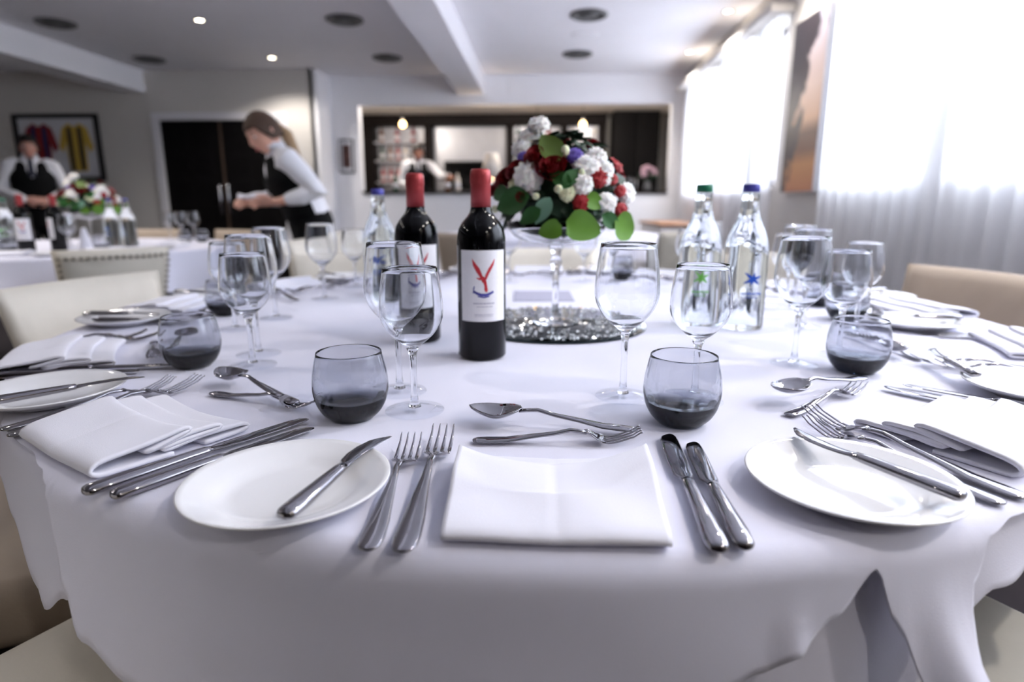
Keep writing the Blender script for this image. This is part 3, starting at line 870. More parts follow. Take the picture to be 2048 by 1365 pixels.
LF = [('G',-.015,-.079,.327,.0262),('D',-.083,-.082,.232,.0303),('S',-.027,-.114,.217,.0190),('B',.045,-.116,.200,.0242),('B',.121,-.071,.197,.0234),('D',.093,-.096,.199,.0176),('D',.002,-.109,.271,.0172),('D',.024,-.108,.275,.0155),('B',.063,-.107,.242,.0138),('D',-.105,-.050,.247,.0183),('B',-.014,-.118,.195,.0156),('D',-.049,-.107,.208,.0175)]
def arrangement(loc, label, back=True, rust=False):
    root = empty('flower_arrangement', loc, 0, label, 'flower arrangement')
    c0 = (.012, 0, .20)
    for i, f in enumerate(FL):
        k = 'rust' if rust and f[0] == 'rc' and i % 2 else f[0]
        flower(k, f[1:4], f[4], root, i, c0)
    for i, f in enumerate(LF): leaf(f[0], f[1:4], f[4], root, i, c0)
    rnd = random.Random(9)
    # far side of the dome
    for i in range(16):
        a = radians(5+170*rnd.random()); e = radians(8+60*rnd.random())
        p = (.012+.125*cos(a)*cos(e), .11*sin(a)*cos(e), .20+.165*sin(e))
        flower(('wc', 'rose', 'rc', 'pale')[i % 4], p, .017, root, i, c0)
    # leafy filling of the dome
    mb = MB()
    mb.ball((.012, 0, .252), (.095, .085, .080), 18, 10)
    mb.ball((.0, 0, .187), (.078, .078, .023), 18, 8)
    for i in range(190):
        a = rnd.random()*2*pi; e = radians(-8+86*rnd.random()**1.2)
        p = Vector((.012+.108*cos(a)*cos(e), .098*sin(a)*cos(e), .215+.135*sin(e)))
        d = Vector((cos(a)*cos(e), sin(a)*cos(e), sin(e)+.25)).normalized()
        y = (Vector((rnd.random()-.5, rnd.random()-.5, rnd.random()-.6))); y = (y-d*y.dot(d)).normalized()
        y = (y+d*.5).normalized(); x = y.cross(d).normalized(); z = x.cross(y)
        T = Matrix.Translation(p) @ Matrix((x, y, z)).transposed().to_4x4()
        k = .022+.022*rnd.random()
        lm = leafmesh(k, k*.33, .2); mb.add(lm.v, lm.f, T)
    # stems in the bowl and under the top blooms
    for i in range(14):
        a = i*2.4; mb.tube([(.03*cos(a), .03*sin(a), .165), (.012+.05*cos(a), .05*sin(a), .20)], .002, 6)
    for p in ((-.038, -.011, .377), (-.054, -.009, .356), (-.070, -.024, .335)):
        mb.tube([(-.01, 0, .30), (p[0]*.7, p[1], p[2]-.035), p], .0022, 6)
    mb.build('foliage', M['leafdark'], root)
    return root
def make_vase():
    r = empty('glass_flower_bowl'); tag(r, 'x', 'vase')
    out = [(0, .152), (.03, .1525), (.06, .158), (.08, .168), (.092, .182), (.096, .196)]
    inn = [(.094, .1965), (.090, .1835), (.078, .1705), (.058, .161), (.03, .1560), (0, .1555)]
    MB().lathe(out+inn, 56).build('bowl', M['glass'], r)
    MB().lathe([(0, .006), (.012, .006), (.008, .016), (.0065, .03), (.0065, .10), (.0085, .112), (.0125, .120), (.0085, .128), (.010, .140), (.016, .1505), (0, .1515)], 24).build('stem', M['glass'], r)
    MB().lathe([(0, .0005), (.046, .0005), (.048, .0018), (.040, .0035), (.014, .006), (0, .0065)], 40).build('foot', M['glass'], r)
    return Proto(r)
VS = make_vase()
# ------------------------------------------------------------------ tables and cloths
def ip(tab, a):
    """smooth interpolation of (angle, value) pairs round the circle"""
    n = len(tab)
    for i in range(n):
        a0, v0 = tab[i]; a1, v1 = tab[(i+1) % n]
        if i == n-1: a1 += 360
        x = a if a >= tab[0][0] else a+360
        if a0 <= x <= a1:
            u = (x-a0)/(a1-a0); u = u*u*(3-2*u); return v0+(v1-v0)*u
    return tab[0][1]

def cloth_mesh(cx, cy, ztop, R, reach, fold, n=360, rho=.016, dense=None, wr=0.):
    """reach(deg): cloth length from the centre; fold(deg): outward swing of the hanging part"""
    angs = []
    a = -180.
    while a < 180-1e-6:
        angs.append(a); a += (dense[2] if dense and dense[0] <= a < dense[1] else 360/n)
    P = []
    for a in angs:
        Lt = reach(a); ta = radians(a); row = []
        S = [Lt*k/12 if Lt < R else R*k/12 for k in range(1, 13)]
        if Lt > R:
            d = Lt-R; S += [R+d*(k/20)**1.35 for k in range(1, 21)]
        else: S += [Lt]*20
        for s in S:
            if s <= R:
                z = ztop + wr*sin(7*s*cos(ta)+2)*sin(6*s*sin(ta)); r = s
            else:
                d = s-R; arc = rho*1.48
                if d < arc:
                    q = d/rho; r = R+rho*sin(q); z = ztop-rho*(1-cos(q))
                else:
                    q = arc/rho; e = d-arc
                    r = R+rho*sin(q)+e*cos(q)*.9; z = ztop-rho*(1-cos(q))-e*sin(q)
                    r += fold(a)*min(1, e/.10)*e*1.0
            row.append((cx+r*cos(ta), cy+r*sin(ta), z))
        P.append(row)
    mb = MB(); m = len(P[0]); vs = [(cx, cy, ztop)]+[p for r in P for p in r]; fs = []
    N = len(P)
    for i in range(N):
        i2 = (i+1) % N
        fs.append((0, 1+i*m, 1+i2*m))
        for j in range(m-1): fs.append((1+i*m+j, 1+i*m+j+1, 1+i2*m+j+1, 1+i2*m+j))
    return mb.add(vs, fs)

def table(cx, cy, label, R=.905):
    t = empty('round_table', (cx, cy, 0), 0, label, 'table')
    MB().lathe([(0, .715), (R-.01, .715), (R, .722), (R, .737), (R-.004, .741), (0, .741)], 72).build('tabletop', M['tablewood'], t)
    MB().lathe([(0, .02), (.05, .02), (.045, .10), (.04, .70), (.12, .714), (0, .714)], 24).build('pedestal', M['darkwood'], t)
    b = MB()
    for k in range(4):
        a = k*pi/2+pi/4; b.tube([(0, 0, .06), (.42*cos(a), .42*sin(a), .03)], [.035, .022], 8)
    b.build('base', M['darkwood'], t)
    return t

table(CX, CY, 'round dining table laid with white cloths in the foreground')
def line(a, na, d):
    c = cos(radians(a-na)); return d/c if c > .2 else 9
HEM = [(-122.6, .0), (-119.5, .010), (-118.0, .020), (-117.3, .035), (-116.8, .065), (-115.5, .105), (-114.0, .143), (-111.2, .170), (-106, .21), (-101, .235), (-96, .235), (-90, .19), (-86, .145), (-82.7, .114), (-80.5, .098), (-79.0, .085), (-77.2, .062), (-75.3, .030),
       (-74.1, .075), (-72.8, .145), (-72.0, .165), (-71.3, .135), (-70.6, .092), (-69.8, .052), (-68.8, .022), (-66.5, .012), (-60, .008), (-52, -.01)]
def reach_over(a):
    L = min(line(a, -143.6, .889), line(a, -323.6, .90), line(a, -233.6, .93), line(a, 36.4, .90), line(a, 126.4, .93))
    if -122.6 <= a <= -52: L = RT+ip([(-180, .3)]+HEM, a)
    elif -131 < a < -122.6: L = min(L, RT)
    elif -52 < a < 0: L = min(L, line(a, -53.6, .905))
    return min(L, RT+.235)
def fold_over(a):
    return ip([(-180, 0), (-128, .0), (-121, .0), (-117, .12), (-111, .0), (-106, .0), (-95, .0), (-84, .0), (-80.2, .02), (-79.0, .24), (-78.2, .05), (-75.3, -.05), (-73.5, .22), (-71.8, .62), (-70, .4), (-68, .15), (-60, .1), (-40, 0)], a)
oc = cloth_mesh(CX, CY, .750, RT, reach_over, fold_over, 300, .022, (-135, -50, .3)).build('tablecloth', M['cloth'], solid=.0006, offset=-1)
tag(oc, 'upper white square tablecloth draped over the foreground table, hem hanging at the front', 'tablecloth')
def reach_under(a):
    return RT-.014+ip([(-180, .20), (-150, .08), (-140, .07), (-131, .075), (-127.5, .10), (-123, .15), (-122, .168), (-119, .14), (-116.5, .118), (-112, .17), (-105, .235), (-85, .24), (-78, .235), (-73, .20), (-71, .13), (-69, .088), (-67, .070), (-62, .060), (-56, .075), (-48, .12), (-30, .18), (0, .22), (60, .23), (120, .23)], a)
def fold_under(a):
    return ip([(-180, 0), (-140, .05), (-128, .02), (-110, .0), (-80, 0), (-73, .0), (-69, .10), (-66, .45), (-63, .1), (-60, .5), (-56, .05), (-52, .45), (-48, .0), (0, .0)], a)
uc = cloth_mesh(CX, CY, .7470, RT-.014, reach_under, fold_under, 300, .016, (-140, -40, .4)).build('tablecloth', M['undercloth'], solid=.0006, offset=-1)
tag(uc, 'lower white tablecloth showing beneath the upper cloth on the foreground table', 'tablecloth')

# ------------------------------------------------------------------ place settings
WHERE = {0: 'at the nearest place setting', -1: 'at the place setting left of the nearest', 1: 'at the place setting right of the nearest',
         -2: 'at the second place left of the nearest', 2: 'at the second place right of the nearest',
         -3: 'at the third place left of the nearest', 3: 'at the third place right of the nearest',
         -4: 'at the fourth place left of the nearest', 4: 'at the fourth place right of the nearest',
         -5: 'at the fifth place left of the nearest', 5: 'at the fifth place right of the nearest', 6: 'at the place opposite the nearest'}
def loc(k, u, v):
    a = radians(30*k); return (CX+u*cos(a)-v*sin(a), CY+u*sin(a)+v*cos(a))
def put(proto, k, u, v, deg, z, label, group, abs_=None, rx=0, ry=0):
    if abs_: x, y, dg = abs_
    else:
        x, y = loc(k, u, v); dg = deg+30*k
    return proto.put((x, y, z), radians(dg-90), label+' '+WHERE[k], group, rx, ry)

# measured overrides: (item, k) -> (x, y, heading)
OV = {('dspoon', -1): (-.284, .662, 144.6), ('dfork', -1): (-.4126, .7099, -20), ('dspoon', 1): (.425, .788, 211.4), ('dfork', 1): (.2765, .6598, 38.7),
      ('fork1', 1): (.3658, .4565, 115.4), ('fork2', 1): (.391, .4675, 115.6), ('fork1', -1): (-.5636, .5722, 64), ('fork2', -1): (-.541, .556, 64), ('knife1', 1): (.592, .618, 135), ('knife2', 1): (.614, .656, 139), ('dfork', 2): (.578, .925, 92), ('dspoon', 2): (.548, 1.105, 272),
      ('butter', 1): (.3158, .4301, 120.1), ('butter', -1): (-.612, .606, 47.7), ('plate', 1): (.257, .479, 0), ('plate', 2): (.622, .757, 0), ('plate', -1): (-.600, .683, 0),
      ('glassS', -1): (-.145, .6625, 0), ('glassL', -1): (-.179, .734, 0), ('glassS', -2): (-.4256, .850, 0), ('glassL', -2): (-.449, .9196, 0),
      ('glassL', -3): (-.555, 1.228, 0), ('glassS', -4): (-.537, 1.729, 0), ('glassL', 1): (.3774, .898, 0), ('glassS', 1): (.469, .958, 0), ('glassL', 2): (.510, 1.190, 0),
      ('tumbler', -1): (-.211, .639, 0), ('tumbler', -2): (-.514, .846, 0), ('tumbler', 1): (.451, .865, 0), ('tumbler', -3): (-.6815, 1.27, 0), ('tumbler', 2): (.631, 1.275, 0),
      ('tumbler', -4): (-.42, 1.60, 0), ('tumbler', 5): (.250, 1.948, 0), ('napkin', 1): (.483, .547, 121.5), ('napkin', -3): (-.918, 1.337, 0), ('napkin', -1): (-.454, .507, 58),
      ('knife1', -1): (-.3702, .4359, 58.2), ('knife2', -1): (-.3424, .4304, 57.8), ('plate', 3): (.728, 1.20, 0), ('butter', 3): (.815, 1.20, 176),
      ('knife1', -2): (-.747, .790, 12), ('knife2', -2): (-.752, .762, 12),
      ('dspoon', -3): (-.59, 1.43, 135), ('fork1', 2): (.755, .846, 172), ('fork2', 2): (.762, .871, 172), ('butter', 2): (.556, .775, 79.4), ('napkin', 2): (.885, .985, 164), ('knife1', 2): (.905, 1.105, 174), ('knife2', 2): (.900, 1.082, 174), ('plate', -2): (-.838, 1.165, 0), ('butter', -2): (-.915, 1.156, 3), ('napkin', 3): (.910, 1.385, 187)}
ALL = [-5, -4, -3, -2, -1, 0, 1, 2, 3, 4, 5, 6]
SKIP = {('fork1', 3), ('fork2', 3)}
def want(n, k): return (n, k) not in SKIP
for k in ALL:
    o = lambda n: OV.get((n, k))
    far = k in (-3, -4, -5, 3, 4, 5, 6)
    if want('plate', k): put(PL, k, -.2055, -.849, 90, TOP, 'white round side plate', 'side plates round the table', o('plate'))
    if want('butter', k):
        b = put(BK, k, -.1783, -.9224, 80, TOP+.0214, 'small curved butter knife across the plate', 'butter knives on side plates', o('butter'))
    if want('fork1', k): put(FK, k, -.1172, -.9324, 92.5, TOP+.0004, 'outer steel fork, the shorter of two,', 'forks beside the napkins', o('fork1'))
    if want('fork2', k): put(FK2, k, -.0930, -.9332, 91.3, TOP+.0004, 'inner steel fork, the longer of two,', 'forks beside the napkins', o('fork2'))
    if want('knife1', k): put(KN, k, .122, -.925, 88.4, TOP+.0004, 'longer inner steel knife', 'knives beside the napkins', o('knife1'))
    if want('knife2', k): put(KN2, k, .1405, -.921, 87.7, TOP+.0004, 'shorter outer steel knife', 'knives beside the napkins', o('knife2'))
    if want('dfork', k): put(DF, k, -.0674, -.7312, 2.4, TOP+.0004, 'dessert fork crossed under the spoon', 'dessert forks above the napkins', o('dfork'))
    if want('dspoon', k): put(SP, k, .100, -.7067, 170, TOP+(.0050 if k != 1 else .0100), 'steel dessert spoon crossed over the fork', 'dessert spoons above the napkins', o('dspoon'), rx=radians(1.4))
    if want('napkin', k): put(NP if k == 0 else NPP, k, .0115, -.921, 90, TOP+.0004, 'white linen napkin folded in stepped pleats' if k else 'flat white linen napkin folded in stepped pleats', 'folded napkins', o('napkin'))
    if want('glassL', k): put(GL, k, .102, -.573, 90, TOP+.0003, 'tall clear wine glass, the larger one,', 'large wine glasses', o('glassL'))
    if want('glassS', k): put(GS, k, .187, -.5845, 90, TOP+.0003, 'clear wine glass, the smaller one,', 'small wine glasses', o('glassS'))
    if want('tumbler', k): put(TU, k, .1536, -.6594, 90, TOP+.0003, 'rounded smoke-grey tumbler with dark base', 'smoked tumblers', o('tumbler'))

# bottles and the centrepiece
WB.put((-.092, .9273, TOP+.0003), radians(-90-5.6+16), 'red-capped wine bottle with eagle crest label, in front of the glass flower bowl', 'wine bottles on the foreground table')
WB.put((-.2141, 1.0416, TOP+.0003), radians(-100+24), 'red-capped wine bottle partly hidden behind the two wine glasses on the left', 'wine bottles on the foreground table')
WG.put((.3075, 1.2053, TOP+.0003), radians(-98), 'clear water bottle with green cap and green star mark', 'water bottles on the foreground table')
WBL.put((.3878, 1.1837, TOP+.0003), radians(-86), 'clear water bottle with blue cap and blue star mark', 'water bottles on the foreground table')
WBL.put((-.3997, 1.4975, TOP+.0003), radians(120), 'clear water bottle with blue cap standing behind the wine bottles on the left', 'water bottles on the foreground table')
mr = MB().lathe([(0, .0002), (.176, .0002), (.178, .001), (.178, .0042), (.1765, .0050), (0, .0050)], 80).build('round_mirror_base', M['mirror'], autosm=40)
mr.location = (.0275, 1.1914, TOP+.0002); tag(mr, 'round mirror disc scattered with crystals beneath the glass flower bowl', 'mirror')
VS.put((.0275, 1.1914, TOP+.0056), 0, 'clear stemmed glass bowl holding the flowers on the mirror disc')
arrangement((.0275, 1.1914, TOP+.0056), 'dome of white, red and purple flowers in the stemmed glass bowl')
rnd = random.Random(4); mb = MB()
for i in range(420):
    a = rnd.random()*2*pi; r = .055+.118*sqrt(rnd.random()); s = .0022+.0022*rnd.random()
    x, y = r*cos(a), r*sin(a); t = rnd.random()*pi
    ring = [(x+s*cos(t+q*pi/3), y+s*sin(t+q*pi/3), s*.75) for q in range(6)]; r2 = [(x+.55*s*cos(t+q*pi/3), y+.55*s*sin(t+q*pi/3), s*1.35) for q in range(6)]
    b = len(mb.v); mb.v += [(x, y, 0)]+ring+r2
    mb.f += [(b, b+1+(q+1) % 6, b+1+q) for q in range(6)]+[(b+1+q, b+1+(q+1) % 6, b+7+(q+1) % 6, b+7+q) for q in range(6)]+[tuple(b+7+q for q in range(6))]
g = mb.build('crystal_scatter', glass('crystal', (1, 1, 1), 1.6), smooth=False); g.location = (.0275, 1.1914, TOP+.0056)
tag(g, 'scattered clear crystals sparkling on the round mirror disc', 'crystals', kind='stuff')
cd = MB().box((0, 0, .0008), (.150, .175, .0016)).build('grey_oblong', M['oblong'], smooth=False); cd.location = (.004, 1.577, TOP+.0003); cd.rotation_euler = (0, 0, radians(2))  # thin flat oblong in one even lavender-grey on the cloth
tag(cd, 'flat lavender-grey card lying on the cloth behind the mirror disc', 'oblong')

# ------------------------------------------------------------------ chairs
def make_chair(m, W=.44, top=.80, studs=False, nm='dining_chair'):
    r = empty(nm); tag(r, 'x', 'chair')
    MB().box((0, .0, .435), (W+.02, .46, .10), bev=.03).build('seat', m, r, sub=0)
    MB().box((0, .0, .365), (W-.03, .42, .045), bev=.008).build('seat_rail', M['darkwood'], r)
    R = []; nz = 12; nx = 14
    for i in range(nz+1):
        t = i/nz; z = .40+(top-.40)*t
        w = (W/2)*(.78+.22*t**.8); th = .058-.014*t
        e = 1.
        if i == nz: e = .25
        elif i == nz-1: e = .80
        yb = -.205-.085*t
        f = []; bk = []
        for j in range(nx+1):
            u = -1+2*j/nx; c = .035*u*u
            ed = sqrt(max(0, 1-abs(u)**8))
            f.append((w*u, yb+c+th/2*e*ed, z)); bk.append((w*u, yb+c-th/2*e*ed, z))
        R.append(f+bk[::-1])
    o = MB().rings(R).build('backrest', m, r)
    if studs:
        s = MB(); 
        for k in range(17):
            u = -.93+1.86*k/16; s.ball((W/2*u*.99, -.288+.035*u*u-.0245, top-.035), (.0075, .006, .0075), 8, 5)
        for sg in (-1, 1):
            for k in range(1, 14):
                t = 1-k*.068; z = .40+(top-.035-.40)*t; s.ball((sg*(W/2)*(.78+.22*t**.8)*.93, -.205-.085*t+.030-.030, z), (.0075, .006, .0075), 8, 5)
        s.build('nail_trim', M['stud'], r)
    for sx in (-1, 1):
        for sy in (-1, 1):
            MB().tube([(sx*(W/2-.035), sy*.185, .36), (sx*(W/2-.03), sy*.19-(.03 if sy < 0 else 0), .004)], [.021, .014], 8).build('leg', M['darkwood'], r)
    return Proto(r)
CH = make_chair(M['leather']); CHN = make_chair(M['leather'], studs=True); CHG = make_chair(M['leather_grey'], .42); CHT = make_chair(M['leather_tan'])
def chair_at(P, bx, by, deg, label, group):
    a = radians(deg); f = (-sin(a), cos(a))
    return P.put((bx+f[0]*.27, by+f[1]*.27, 0), a, label, group)
G1 = 'cream chairs round the foreground table'
chair_at(CH, -1.16, 1.47, -104, 'cream leather dining chair at the left edge of the foreground table', G1)
chair_at(CHT, 1.24, 1.80, 104.5, 'cream leather dining chair at the right edge before the sheer curtain', G1)
chair_at(CH, -.74, 2.31, -165, 'cream leather chair across the table, behind the left wine glasses', G1)
chair_at(CH, .02, 2.65, 180, 'cream leather chair across the table, directly behind the glass flower bowl', G1)
chair_at(CH, .84, 2.50, 145, 'cream leather chair across the table, behind the water bottles', G1)
chair_at(CH, -.536, .249, -27, 'cream leather chair pushed under the cloth at the lower left corner, nearer of two', G1)
chair_at(CHT, -1.158, .71, -63, 'cream leather chair pushed under the cloth at the lower left corner, farther of two', G1)
chair_at(CH, .582, .331, 31, 'cream leather chair pushed under the cloth at the lower right corner', G1)
G2 = 'chairs round the left table'
chair_at(CHN, -1.84, 2.55, 47, 'cream chair with studded back, seen from behind at the left table', G2)
# ------------------------------------------------------------------ people
def hand(mb, wrist, fwd, up, s=1., curl=.6, side=1):
    """palm, four fingers of their own length and a thumb off the side; side=+1 thumb to the +x of (fwd, up)"""
    f = Vector(fwd).normalized(); u = Vector(up); u = (u-f*u.dot(f)).normalized(); x = f.cross(u)*side
    w = Vector(wrist)
    mb.tube([w-f*.02, w+f*.02*s, w+f*.055*s, w+f*.085*s], [(.026*s, .021*s), (.030*s, .019*s), (.039*s, .016*s), (.038*s, .013*s)], 12, side=x)
    for i, (o, L) in enumerate(((-.028, .058), (-.0095, .072), (.0095, .078), (.028, .068))):
        p = w+f*.080*s+x*o*s; pts = [p]; a = 0
        for q in (.45, .32, .23):
            a += curl*(.9 if q != .45 else .55)
            p = p+(f*cos(a)-u*sin(a))*L*q*s*1.05; pts.append(p)
        mb.tube(pts, [.0095*s, .0090*s, .0082*s, .0070*s], 8)
    b = w+f*.025*s+x*.026*s
    mb.tube([b, b+(f*.6+x*.7-u*.2)*.035*s, b+(f*1.1+x*.75-u*.45)*.055*s], [.013*s, .011*s, .008*s], 8)

def headmesh(mb, c, face, up, s=1.):
    f = Vector(face).normalized(); u = Vector(up); u = (u-f*u.dot(f)).normalized(); x = f.cross(u)
    c = Vector(c); R = []
    N = 20
    for i in range(1, 22):
        t = i/22; ph = pi*t; z = -cos(ph)*.118; r = sin(ph)
        ring = []
        for j in range(N):
            a = 2*pi*j/N; cx_, cy_ = cos(a), sin(a)          # cy_ = forwards
            rx = .074*r; ry = .094*r
            if z < -.02:
                k = min(1, (-z-.02)/.09); rx *= 1-.26*k; ry *= 1-.10*k if cy_ > 0 else 1-.45*k
            px_, py_ = rx*cx_, ry*cy_
            if cy_ > 0:
                # brow, sockets, nose, mouth, chin
                g = lambda zx, zz, xx, wx, wz: math.exp(-((px_-xx)/wx)**2-((z-zz)/wz)**2)
                py_ += .020*g(0, -.020, 0, .012, .022)+.007*g(0, .005, 0, .010, .03)
                py_ -= .010*(g(0, .012, .031, .016, .013)+g(0, .012, -.031, .016, .013))
                py_ += .005*g(0, .036, 0, .06, .012)+.006*g(0, -.058, 0, .024, .010)+.008*g(0, -.098, 0, .022, .016)
            ring.append(tuple(c+x*(px_*s)+f*((py_+.006)*s)+u*(z*s)))
        R.append(ring)
    mb.rings(R)
    for sg in (-1, 1):
        e = c+x*(sg*.075*s)-f*.004*s
        mb.tube([e+u*.026*s-f*.006*s, e+u*.010*s+x*sg*.010*s, e-u*.012*s+x*sg*.006*s, e-u*.026*s+f*.004*s], [.006*s, .010*s, .009*s, .006*s], 8)
    return f, u, x

def torso(mb, pts, rad, side, n=22): mb.tube(pts, rad, n, side=side)

def person(name, label, locn, rz, J, mats, hair='pony', extra=None, shoulder=.18):
    """J: joints in local space (x forward, y to the person's left)"""
    root = empty(name, locn, rz, label, 'person')
    sk = M[mats['skin']]
    V = lambda k: Vector(J[k])
    b = MB()
    lat = (0, 1, 0)
    spine = [V('pelvis'), V('waist'), V('chest'), V('neckbase')]
    torso(b, [V('pelvis')-Vector((0, 0, .10)), V('pelvis'), V('waist'), V('chest'), (V('chest')+V('neckbase'))/2, V('neckbase')], [(.12, .10), (.165, .115), (.135, .098), (.165, .112), (.155, .095), (.07, .06)], lat)
    b.tube([V('neckbase')-(V('head')-V('neckbase'))*.15, (V('neckbase')*.55+V('head')*.45), V('head')-Vector(J['up'])*.04], [.060, .052, .050], 14)
    f, u, x = headmesh(b, V('head'), J['face'], J['up'])
    for sd in ('L', 'R'):
        sh, el, wr, hf = V('sh'+sd), V('el'+sd), V('wr'+sd), V('hand'+sd)
        b.tube([sh, sh*.5+el*.5, el, el*.45+wr*.55, wr], [.050, .043, .037, .034, .024], 12)
        hd = (hf-wr).normalized(); hu = Vector(J.get('palm'+sd, (0, 0, 1)))
        hand(b, wr+hd*.015, hd, hu, .95, J.get('curl', .6), side=(1 if sd == 'R' else -1))
        hp, kn, an = V('hip'+sd), V('kn'+sd), V('an'+sd)
        b.tube([hp, hp*.5+kn*.5, kn, kn*.6+an*.4, an], [.085, .072, .054, .052, .036], 14)
        b.tube([an+Vector((-.05, 0, -.045)), an+Vector((.06, 0, -.05)), an+Vector((.15, 0, -.062))], [(.034, .030), (.042, .030), (.034, .020)], 10, side=(0, 1, 0))
    body = b.build('body', sk, root, remesh=.0065)
    # shirt: torso and sleeves, a little outside the skin
    s = MB(); k = .013
    torso(s, [V('pelvis')+Vector((0, 0, -.02)), V('pelvis')*.5+V('waist')*.5, V('waist'), V('chest'), (V('chest')+V('neckbase'))/2, V('neckbase')+(V('neckbase')-V('chest'))*.02],
          [(.165+k, .115+k), (.150+k, .11+k), (.138+k, .10+k), (.168+k, .115+k), (.160+k, .10+k), (.080, .070)], lat)
    for sd in ('L', 'R'):
        sh, el, wr = V('sh'+sd), V('el'+sd), V('wr'+sd)
        end = wr if mats.get('longcuff') else el*.30+wr*.70
        s.tube([sh+(V('neckbase')-sh)*.25, sh, sh*.5+el*.5, el, el*.4+end*.6, end], [.062, .068, .060, .056, .052, .040], 14)
    s.build('shirt', M['shirt'], root, remesh=.009)
    # collar
    c = MB(); nb = V('neckbase'); nd = (V('head')-nb).normalized()
    for sg in (-1, 1):
        fv = Vector((1, 0, 0)); lv = Vector((0, sg, 0))
        P = []
        for i in range(7):
            a = -pi*.55+i*(pi*1.0)/6
            o = nb+nd*.045+lv*(.060*cos(a*.5+.2))*1.0+fv*(.066*sin(a*.9))
            P.append([tuple(o+nd*.018), tuple(o*1.0-nd*.022+lv*.014+fv*.012)])
        c.grid(P)
    c.build('collar', M['shirt'], root, solid=.004, offset=0)
    if mats.get('vest'):
        v = MB(); q = .021
        R = []; pts = [V('waist')*.25+V('pelvis')*.75, V('waist'), V('chest'), V('chest')*.10+V('neckbase')*.90]
        dims = [(.166+q, .122+q), (.148+q, .112+q), (.174+q, .124+q), (.105+q, .082+q)]
        n = 48
        for i in range(17):
            t = i/16*3; j = min(2, int(t)); w = t-j
            c0 = pts[j]*(1-w)+pts[j+1]*w; d = (dims[j][0]*(1-w)+dims[j+1][0]*w, dims[j][1]*(1-w)+dims[j+1][1]*w)
            T = (pts[min(3, j+1)]-pts[j]).normalized(); sv = Vector((0, 1, 0)); nn = sv.cross(T)
            up = i/16
            row = []
            for m_ in range(n+1):
                sp_ = 2*pi if not mats.get('bib') else pi*1.05
                a = (pi/2 if nn.x > 0 else -pi/2)+sp_*(m_/n-.5)
                lift = 0
                # V neck at the front (nn points forwards)
                fr_ = max(0, sin(a)) if nn.x > 0 else max(0, -sin(a))
                vneck = .15*max(0, up-.60)/.40*(fr_**22)
                row.append(tuple(c0+sv*d[0]*cos(a)+nn*d[1]*sin(a)-T*vneck))
            R.append(row)
        v.grid(R)
        v.build('waistcoat', M['vest'], root, solid=.006, offset=0)
        if mats.get('tie'):
            ch = V('chest'); fx = Vector((1, 0, 0))
            p0 = nb+fx*.066+nd*.01; p1 = ch+fx*(.112+.026)+Vector((0, 0, .02)); 
            MB().tube([p0, p0*.6+p1*.4+fx*.006, p1], [(.020, .012), (.024, .007), (.036, .006)], 10, side=(0, 1, 0)).build('tie', M['tie'], root)
        if mats.get('badge'):
            ch = V('waist')*.35+V('chest')*.65
            MB().ball(tuple(ch+Vector((.105, .085, .0))), (.012, .016, .020), 8, 6).build('badge', M['crest_blue'], root)
    # trousers
    t = MB()
    torso(t, [V('pelvis')-Vector((0, 0, .11)), V('pelvis')-Vector((0, 0, .02)), V('pelvis')*.65+V('waist')*.35], [(.14, .115), (.182, .135), (.165, .122)], lat)
    for sd in ('L', 'R'):
        hp, kn, an = V('hip'+sd), V('kn'+sd), V('an'+sd)
        t.tube([hp, hp*.5+kn*.5, kn, an+Vector((0, 0, .02))], [.105, .090, .072, .062], 16)
    t.build('trousers', M['vest'], root, remesh=.010)
    for sd in ('L', 'R'):
        an = V('an'+sd)
        MB().tube([an+Vector((-.05, 0, -.045)), an+Vector((.07, 0, -.048)), an+Vector((.165, 0, -.060))], [(.040, .036), (.048, .038), (.040, .026)], 12, side=(0, 1, 0)).build('shoe', M['black'], root)
    # eyes, brows, lips
    hc = V('head')
    for sg in (-1, 1):
        e = MB().ball(tuple(hc+x*sg*.031+f*.081+u*.009), .0095, 12, 8).build('eye', M['eye'], root)
        MB().ball(tuple(hc+x*sg*.031+f*.0875+u*.006), .005, 10, 6).build('iris', M['iris'], e)
        MB().tube([hc+x*sg*.016+f*.094+u*.033, hc+x*sg*.032+f*.093+u*.038, hc+x*sg*.048+f*.083+u*.033], [.003, .0035, .002], 6).build('eyebrow', M[mats['hair']], root)
    MB().tube([hc-x*.022+f*.088-u*.058, hc+f*.101-u*.056, hc+x*.022+f*.088-u*.058], [(.002, .002), (.007, .004), (.002, .002)], 8, side=u).build('lips', M['lip'], root)
    # hair: a cap over the skull, open at the face
    h = MB(); R = []
    N = 26
    for i in range(0, 13):
        th = (i/12)*1.95; row = []
        for j in range(N):
            a = 2*pi*j/N
            fr_ = cos(a)                      # 1 = face side
            lim = 1.12 if fr_ > .75 else (1.12+(.75-fr_)*1.25)
            tt = min(th, min(lim, 2.1)); 
            rr = 1+.03*sin(7*a+3*tt)
            z = cos(tt)*.128; r = sin(tt)
            row.append(tuple(hc+x*(.084*r*sin(a)*rr)+f*(.102*r*cos(a)*rr+.002)+u*z))
        R.append(row)
    h.rings(R, cap=False)
    hr = h.build('hair', M[mats['hair']], root, solid=.010, offset=0)
    if hair == 'pony':
        p = MB(); a0 = hc-f*.095+u*.035
        p.tube([hc-f*.085+u*.02, hc-f*.100-x*.035-u*.06, hc-f*.050-x*.085-u*.17, hc+f*.005-x*.110-u*.27, hc+f*.035-x*.118-u*.35], [.026, .036, .034, .028, .012], 10)
        p.build('ponytail', M['hairblond'], root)
    return root

